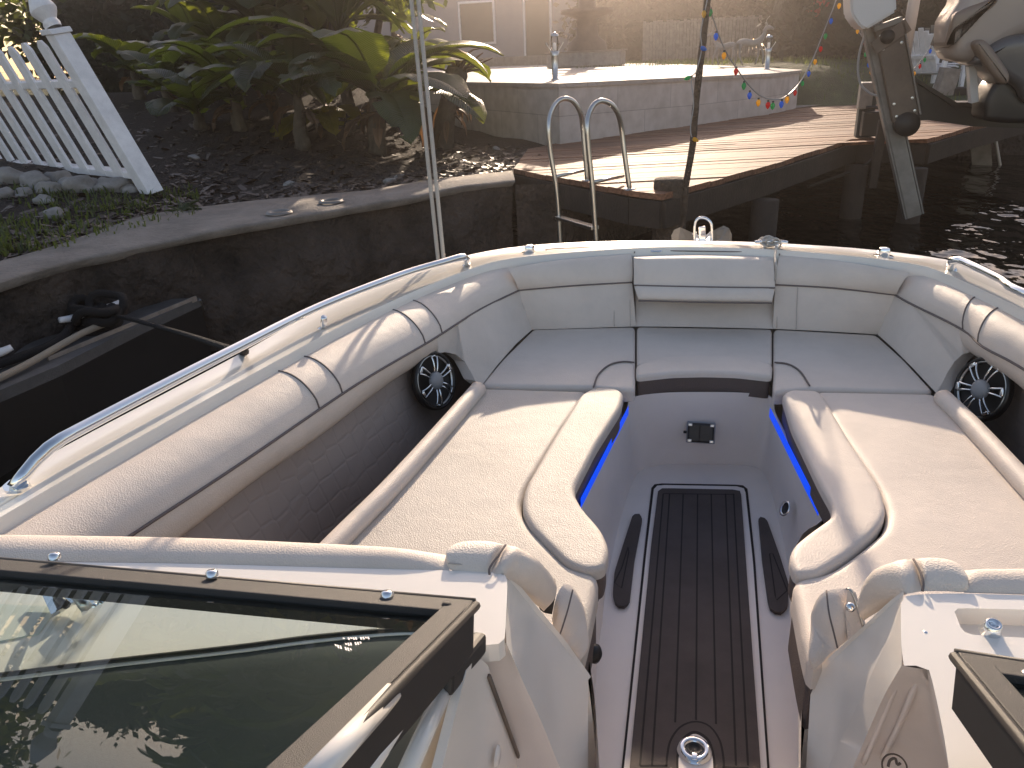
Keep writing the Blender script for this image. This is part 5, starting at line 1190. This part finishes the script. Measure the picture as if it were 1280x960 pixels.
seq = [(880, 16, 'yellow'), (888, 14, 'green'), (895, 44, 'blue'), (905, 68, 'yellow'), (920, 88, 'red'), (930, 106, 'green'), (937, 118, 'blue'), (948, 127, 'yellow'), (960, 130, 'red'), (966, 131, 'green'), (977, 129, 'blue'), (984, 123, 'yellow'), (994, 115, 'red'), (1003, 103, 'green'), (1011, 91, 'blue'), (1019, 76, 'yellow'), (1026, 60, 'red'), (1032, 44, 'green'), (1039, 25, 'blue'), (1049, 6, 'yellow')]
yL = 7.0
def yat(px): return yP - .03 + (yL - yP) * max(0, (px - 880) / 170)
for px, py, c in seq: bulb(px, py, yat(px), c, 8.5 if px < 985 else 6.5)
wire = [WY(x, y, yat(x)) for x, y in ((884, 0), (890, 18), (897, 40), (908, 66), (921, 86), (934, 104), (948, 118), (963, 124), (980, 122), (998, 106), (1015, 76), (1028, 44), (1040, 14), (1050, -8))] + [WY(1064, 0, yL), WY(1072, 28, yL)]
obj('wire', tube(cat(wire, 90), .0045, 6), M['grey_plastic'], sl, True)
for px, py, c in ((878, 60, 'blue'), (861, 97, 'green'), (868, 174, 'yellow')): bulb(px, py, yP - .04, c, 8.5, V((.6 if px > 865 else -.8, 0, -.3)).normalized())
obj('wire', tube(cat([WY(x, y, yP - .03) for x, y in ((884, 0), (876, 40), (877, 62), (870, 90), (864, 98), (867, 130), (863, 160), (866, 176))], 50), .004, 6), M['grey_plastic'], sl, True)
sl2 = thing('string_lights', 'short string of coloured bulbs hanging down behind the boat lift post', 'string lights', WY(1080, 60, 7.6))
for px, py, c in ((1072, 38, 'yellow'), (1079, 51, 'red'), (1082, 67, 'green'), (1086, 80, 'blue'), (1089, 89, 'yellow')): bulb(px, py, 7.6, c, 5.5, parent=sl2)
obj('wire', tube(cat([WY(x, y, 7.6) for x, y in ((1064, -10), (1072, 34), (1079, 48), (1083, 64), (1087, 78), (1090, 90), (1092, 110))], 40), .0045, 6), M['grey_plastic'], sl2, True)
sl3 = thing('string_lights', 'string of coloured bulbs running past the white garden chairs', 'string lights', WY(1160, 60, 9.5))
for px, py, c in ((1172, 49, 'yellow'), (1163, 63, 'blue'), (1156, 74, 'green'), (1150, 82, 'red'), (1143, 91, 'yellow')): bulb(px, py, 9.5, c, 5, parent=sl3)
obj('wire', tube(cat([WY(x, y, 9.5) for x, y in ((1200, -10), (1185, 20), (1172, 44), (1160, 64), (1148, 80), (1138, 92), (1130, 104))], 40), .005, 6), M['grey_plastic'], sl3, True)
# =================================================================== BOAT LIFT AND THE BOAT ON IT
yC = 7.0
bl = thing('boat_lift', 'aluminium boat lift post with a brown carriage and a black cradle beam', 'boat lift', V((WY(1120, 200, yC).x, yC, .4)))
t0, t1 = WY(1083, 10, yC), WY(1140, 268, yC); ax = (t1 - t0).normalized(); Rc = basis(ax, V((0, 1, 0))); sd = ax.cross(V((0, 1, 0))).normalized()
Lc = (t1 - t0).length; mid = (t0 + t1) / 2
R3 = Matrix((sd, V((0, 1, 0)), ax)).transposed()
bm = B(); box(mid, (.12, .012, Lc), R3, bm)
for s in (-1, 1): box(mid + sd * s * .066 - V((0, .045, 0)), (.012, .10, Lc), R3, bm)
box(mid - V((.0, .088, 0)), (.11, .010, Lc), R3, bm)
obj('guide_post', bm, M['galv'], bl)
c0, c1 = WY(1109, 34, yC - .12), WY(1131, 148, yC - .12); axc = (c1 - c0).normalized(); sdc = axc.cross(V((0, 1, 0))).normalized(); R4 = Matrix((sdc, V((0, 1, 0)), axc)).transposed()
bm = B(); box((c0 + c1) / 2, (.185, .10, (c1 - c0).length), R4, bm, .006); obj('carriage', bm, M['brown'], bl)
bm = B(); box(c0.lerp(c1, .1) - V((0, .06, 0)), (.27, .02, .10), R4 @ Matrix.Rotation(.3, 3, 'Y'), bm, .004); obj('clamp', bm, M['brown'], bl)
for k_ in (.06, .2, .8, .94):
    for s_ in (-1, 1): obj('bolt', lathe([(.011, -.0), (.011, .012), (0, .014)], c0.lerp(c1, k_) + sdc * (s_ * .065) - V((0, .05, 0)), V((0, -1, 0)), 8), M['steel'], bl)
obj('stiffener', box((c0 + c1) / 2 + sdc * .099 - V((0, .01, 0)), (.014, .12, (c1 - c0).length), R4, bev=.003), M['galv'], bl)
obj('cap_plate', box(c0 - axc * .02, (.20, .12, .04), R4, bev=.004), M['galv'], bl)
for px, py, r in ((1133, 155, .09), (1108, 46, .05)):
    p = WY(px, py, yC - .16); obj('roller', lathe([(0, -.05), (r, -.05), (r, .05), (0, .05)], p, V((0, 1, 0)), 24), M['rubber'], bl, True)
bm = B(); Pm = [WY(x, y, yC - .5) for x, y in ((1060, -60), (1118, -60), (1121, 14), (1083, 37), (1075, 34), (1064, 18))]; plate(Pm, V((0, .34, 0)), bm); bmesh.ops.recalc_face_normals(bm, faces=bm.faces); bmesh.ops.bevel(bm, geom=list(bm.edges), offset=.014, segments=2, affect='EDGES')
smooth_by_angle(obj('motor_housing', bm, M['pvc'], bl), 30)
cr = [WY(x, y, yC - .02) for x, y in ((1129, 88), (1134, 89), (1192, 130), (1210, 133), (1320, 130), (1600, 118), (1600, 158), (1320, 162), (1215, 158), (1160, 150), (1134, 152))]
obj('cradle_beam', plate(cr, V((0, .14, 0))), M['blacksteel'], bl)
cr2 = [WY(x, y, yC - .05) for x, y in ((1126, 86), (1196, 128), (1320, 127), (1320, 131), (1192, 133), (1128, 91))]
obj('beam_flange', plate(cr2, V((0, .2, 0))), M['blacksteel'], bl)
g0, g1 = WY(1131, 70, yC + .05), WY(1148, -30, yC + .05); obj('guide_pole', tube([g0, g1, g1 + (g1 - g0) * .6], .042, 14), M['pvc'], bl, True)
obj('guide_bracket', tube([WY(1137, 100, yC + .04), WY(1130, 64, yC + .04)], .028, 10), M['brown'], bl, True)
ho = [WY(x, y, yC - .08) for x, y in ((1086, 30), (1074, 68), (1074, 100), (1085, 115), (1098, 120))]; obj('hose', tube(cat(ho, 40), .009, 8), M['grey_plastic'], bl, True)
# second, far lift pile
p2 = W(1240, 205, .40); obj('lift_pile', bar(V((p2.x - .05, p2.y, .1)), V((p2.x - .45, p2.y + .1, 1.9)), .22, .22), M['galv'], bl)
obj('conduit', tube([WY(1250, 207, p2.y - .15), WY(1242, 160, p2.y - .15), WY(1238, 120, p2.y - .15)], .02, 8), M['pvc'], bl, True)
# power pedestal on the dock edge
pw = thing('power_pedestal', 'dark power box on a post at the dock edge beside the boat lift', 'power box', W(1078, 172, DZ))
pb0 = W(1078, 171, DZ); sP = (pb0 - CAM).length / 960
obj('post', box(pb0 + V((0, 0, 28 * sP)), (16 * sP, .12, 56 * sP), bev=.006), M['dash'], pw)
obj('box', box(pb0 + V((-5 * sP, -.12, 43 * sP)), (13 * sP, .12, 26 * sP), bev=.008), M['galv'], pw)
obj('cover', box(pb0 + V((3 * sP, -.16, 15 * sP)), (18 * sP, .12, 25 * sP), bev=.008), M['blacksteel'], pw)
obj('cable', tube(cat([pb0 + V((-4 * sP, -.2, 32 * sP)), pb0 + V((12 * sP, -.3, 28 * sP)), pb0 + V((14 * sP, -.3, -4 * sP)), pb0 + V((-4 * sP, -.35, -26 * sP)), pb0 + V((-60 * sP, -.6, -42 * sP))], 50), .014, 8), M['rubber'], pw, True)
brk = W(1100, 170, DZ); tag(obj('angle_bracket', bar(WY(1104, 150, 7.7), WY(1090, 235, 7.7), .07, .07, bev=.004), M['darkwood']), 'short dark strut between the dock edge and the lift post', 'bracket')
# tilted outboard engine and its boat
yE = 6.5
oe = thing('outboard_engine', 'grey outboard engine tilted up on the boat in the lift', 'outboard engine', WY(1240, 80, yE))
def slab(pts, y0, th, m, name, parent, bev, seg=4):
    bm = B(); P_ = cat([WY(x, y, y0) for x, y in pts], 60, closed=True); 
    prof = [(bev * (1 - math.cos(a)), th / 2 - bev + bev * math.sin(a)) for a in [math.pi / 2 * k / seg for k in range(seg + 1)]]
    c = sum(P_, V((0, 0, 0))) / len(P_)
    def ins(d): 
        o_ = []
        for i in range(len(P_)):
            t = P_[(i + 1) % len(P_)] - P_[i - 1]; nn = V((-t.z, 0, t.x)).normalized()
            if nn.dot(c - P_[i]) < 0 and False: nn = -nn
            o_.append(P_[i] + nn * d * sgn)
        return o_
    A_ = sum(P_[i].x * P_[(i + 1) % 60].z - P_[(i + 1) % 60].x * P_[i].z for i in range(60)); sgn = 1 if A_ > 0 else -1
    rings = [[p + V((0, -h, 0)) for p in ins(d)] for d, h in reversed(prof)] + [[p + V((0, h, 0)) for p in ins(d)] for d, h in prof]
    loft([r + [r[0]] for r in rings], bm); bm.faces.new([bm.verts.new(p) for p in rings[0]]); bm.faces.new([bm.verts.new(p) for p in rings[-1]])
    bmesh.ops.remove_doubles(bm, verts=bm.verts, dist=1e-5)
    return obj(name, bm, M[m], parent, True)
slab([(1210, -60), (1190, 4), (1177, 22), (1174, 45), (1176, 68), (1186, 76), (1205, 77), (1222, 70), (1240, 58), (1262, 46), (1290, 44), (1420, 40), (1420, -120), (1280, -120)], yE, .46, 'cowl', 'cowl', oe, .09)
slab([(1204, 79), (1212, 66), (1232, 52), (1252, 44), (1290, 42), (1420, 40), (1420, 130), (1290, 127), (1268, 124), (1258, 108), (1240, 96), (1222, 84)], yE - .03, .48, 'cowl2', 'lower_cowl', oe, .06)
slab([(1207, 56), (1219, 50), (1234, 66), (1250, 92), (1246, 104), (1234, 98), (1220, 80)], yE - .12, .40, 'armtan', 'tilt_arm', oe, .03)
slab([(1176, 60), (1186, 40), (1204, 28), (1232, 8), (1236, -6), (1222, 2), (1196, 12), (1182, 22)], yE - .045, .42, 'armtan', 'cowl_recess', oe, .03)
slab([(1226, 118), (1238, 100), (1258, 100), (1272, 122), (1300, 128), (1300, 150), (1230, 150), (1222, 136)], yE, .34, 'black', 'bracket', oe, .04)
obj('strut', bar(WY(1217, 128, yE), WY(1214, 82, yE), .075, .05, bev=.004), M['pvc'], oe)
lb = thing('lifted_boat', 'pale boat hull raised on the boat lift beyond the outboard engine', 'boat', V((4.6, 7.0, 1.6)))
hb_ = B(); sec = []
for k in range(9):
    x = 3.75 + 5.5 * k / 8; w = 1.1 * (1 - (max(0, k - 3) / 5) ** 2 * .95) + .02; zz = .10 * (k / 8) ** 2
    sec.append([V((x, 7.0 + s * w * f, 1.25 + z + zz)) for s, f, z in ((-1, 1, 1.1), (-1, .98, .55), (-1, .8, .25), (1, 0, 0), (1, .8, .25), (1, .98, .55), (1, 1, 1.1))])
loft(sec, hb_); hb_.faces.new([hb_.verts.new(p) for p in sec[0]]); 
hb_.faces.new([hb_.verts.new(p) for q in (sec,) for p in [r[0] for r in q] + [r[-1] for r in reversed(q)]]); obj('hull', hb_, M['gel'], lb)
# garden chairs
def chair(px, py, hpx, rz, m, label):
    p = W(px, py, 1.12); p.z = lawnz(p.x, p.y) if p.y > 12.4 else 1.1; s = hpx / 960 * (p - CAM).length
    t = thing('garden_chair', label, 'chair', p, rz, 'slatted garden chairs')
    def pt(nm, bm): obj(nm, bm, M[m], t, inv=False)
    bm = B()
    for k in range(5): box((0, -.28 * s + .12 * s * k, .36 * s - .03 * s * k), (.5 * s, .10 * s, .025 * s), Matrix.Rotation(.25, 3, 'X'), bm)
    pt('seat', bm); bm = B()
    for k in range(5):
        hh = (.72 - .05 * abs(k - 2)) * s; box(((k - 2) * .105 * s, .30 * s + .10 * s, .25 * s + hh / 2), (.09 * s, .02 * s, hh), Matrix.Rotation(-.35, 3, 'X'), bm)
    box((0, .40 * s, .5 * s), (.52 * s, .03 * s, .06 * s), Matrix.Rotation(-.35, 3, 'X'), bm); pt('backrest', bm)
    for sg in (-1, 1):
        pt('armrest', box((sg * .32 * s, .0, .56 * s), (.12 * s, .75 * s, .025 * s))); pt('leg', box((sg * .28 * s, -.3 * s, .275 * s), (.04 * s, .09 * s, .55 * s))); pt('leg', box((sg * .28 * s, .22 * s, .26 * s), (.04 * s, .09 * s, .56 * s), Matrix.Rotation(.3, 3, 'X')))
chair(1166, 117, 60, 2.2, 'white', 'white slatted garden chair nearer the lift post, in the sun')
chair(1172, 112, 52, 2.6, 'galv', 'blue grey slatted garden chair behind the white one')
lg = thing('crate', 'brown wooden crate beside the garden chairs, behind the engine strut', 'crate', W(1192, 122, 1.1)); pc_ = W(1190, 121, 1.1)
obj('side', box(pc_ + V((-.12, 0, .2)), (.22, .35, .42), Matrix.Rotation(.15, 3, 'Y'), bev=.005), M['wood'], lg); obj('tray', box(pc_ + V((.22, 0, .08)), (.5, .4, .1), bev=.01), M['darkwood'], lg)
# =================================================================== ANCHOR AND CORD ON THE BOW
an = thing('bow_anchor', 'steel anchor with a round roll bar and two flukes at the bow tip', 'anchor', W(877, 305, 1.2))
yA = 3.42
def A_(x, y, d=0): return WY(x, y, yA + d)
obj('roll_bar', tube(cat([A_(868.5, 312), A_(868, 290), A_(869, 279), A_(873, 273), A_(878, 272), A_(884, 274), A_(889, 280), A_(890, 292), A_(890, 312)], 40), .0065, 10), M['chrome'], an, True)
obj('shank', bar(A_(878.5, 314), A_(877.5, 283), .011, .03, bev=.003), M['chrome'], an)
for pts in (((866, 291), (850, 284), (843, 287), (839, 294), (840, 305), (846, 316), (868, 318)), ((890, 289), (904, 282), (911, 285), (915, 293), (914, 305), (908, 316), (890, 318))):
    bm = plate([A_(x, y, .02 + (.05 if abs(x - 878) > 20 else 0)) for x, y in pts], V((0, .008, -.002))); obj('fluke', bm, M['galv'], an)
for a, b in (((869, 290), (869, 314)), ((889, 290), (889, 314))): obj('side_bar', bar(A_(*a), A_(*b), .009, .012), M['pvc'], an)
for a, b in (((866, 291), (876, 299)), ((890, 290), (881, 298))): obj('link', bar(A_(*a), A_(*b), .007, .012), M['pvc'], an)
obj('bow_roller', box(V((A_(878, 315).x, 3.34, 1.165)), (.09, .32, .03), bev=.006), M['chrome'], an)
cdp = W(963, 313, 1.216); cbm = B(); random.seed(2)
for k in range(5):
    o_ = cdp + V((random.uniform(-.02, .02), random.uniform(-.01, .01), .02 + .006 * k)); r_ = random.uniform(.014, .026)
    tube([o_ + V((r_ * 1.3 * math.cos(t), r_ * .8 * math.sin(t), .008 * math.sin(2 * t + k))) for t in [2 * math.pi * j / 14 for j in range(14)]], .0042, 6, cbm, closed=True)
tube(cat([cdp + V((0, 0, .03)), cdp + V((.015, -.03, .03)), W(969, 322, 1.235), W(970, 333, 1.22), W(969, 350, 1.16)], 30), .0042, 6, cbm)
tube(cat([cdp + V((0, .0, .03)), cdp + V((-.03, .02, .045)), cdp + V((-.05, .01, .03))], 12), .0042, 6, cbm)
tag(obj('knotted_cord', cbm, M['whiterope'], smooth=True), 'thin pale cord knotted on the bow cleat and trailing over the backrest', 'cord')
# =================================================================== HAZE
hz = B(); box((0, 50, 5.4), (170, 150, 13.2), None, hz)
hm = bpy.data.materials.new('thin_haze'); hm.use_nodes = True; hN, hL = hm.node_tree.nodes, hm.node_tree.links
hN.remove(hN['Principled BSDF']); pv = hN.new('ShaderNodeVolumePrincipled'); pv.inputs['Color'].default_value = (1.0, .90, .86, 1); pv.inputs['Density'].default_value = HAZE; pv.inputs['Anisotropy'].default_value = .93
hL.new(pv.outputs[0], hN['Material Output'].inputs['Volume'])
tag(obj('haze', hz, hm), 'thin sunny haze over the canal and gardens', 'haze', kind='stuff')
# =================================================================== LIGHT
sv = _ray(774, 66); az = math.atan2(sv.x, sv.y); EL = math.radians(18.5)
sd_ = V((math.sin(az) * math.cos(EL), math.cos(az) * math.cos(EL), math.sin(EL)))
sun = bpy.data.lights.new('sun', 'SUN'); sun.energy = 3.0; sun.angle = math.radians(.55); sun.color = (1.0, .81, .61)
so_ = bpy.data.objects.new('sun', sun); COL.objects.link(so_); so_.rotation_euler = sd_.to_track_quat('Z', 'Y').to_euler()
w = bpy.data.worlds.new('World'); scene.world = w; w.use_nodes = True
N, L = w.node_tree.nodes, w.node_tree.links
sk = N.new('ShaderNodeTexSky'); sk.sky_type = 'NISHITA'; sk.sun_disc = False; sk.sun_elevation = EL; sk.sun_rotation = az; sk.dust_density = 1.0; sk.ozone_density = 1.6
wmx = N.new('ShaderNodeMix'); wmx.data_type = 'RGBA'; wmx.blend_type = 'MULTIPLY'; wmx.inputs['Factor'].default_value = 1; wmx.inputs['B'].default_value = (1.20, .97, .84, 1)
L.new(sk.outputs[0], wmx.inputs['A']); L.new(wmx.outputs['Result'], N['Background'].inputs['Color']); N['Background'].inputs['Strength'].default_value = .105
vs = scene.view_settings; vs.view_transform = 'Standard'; vs.look = 'None'; vs.exposure = 1.24; vs.gamma = 1
scene.cycles.max_bounces = 8; scene.cycles.use_denoising = True
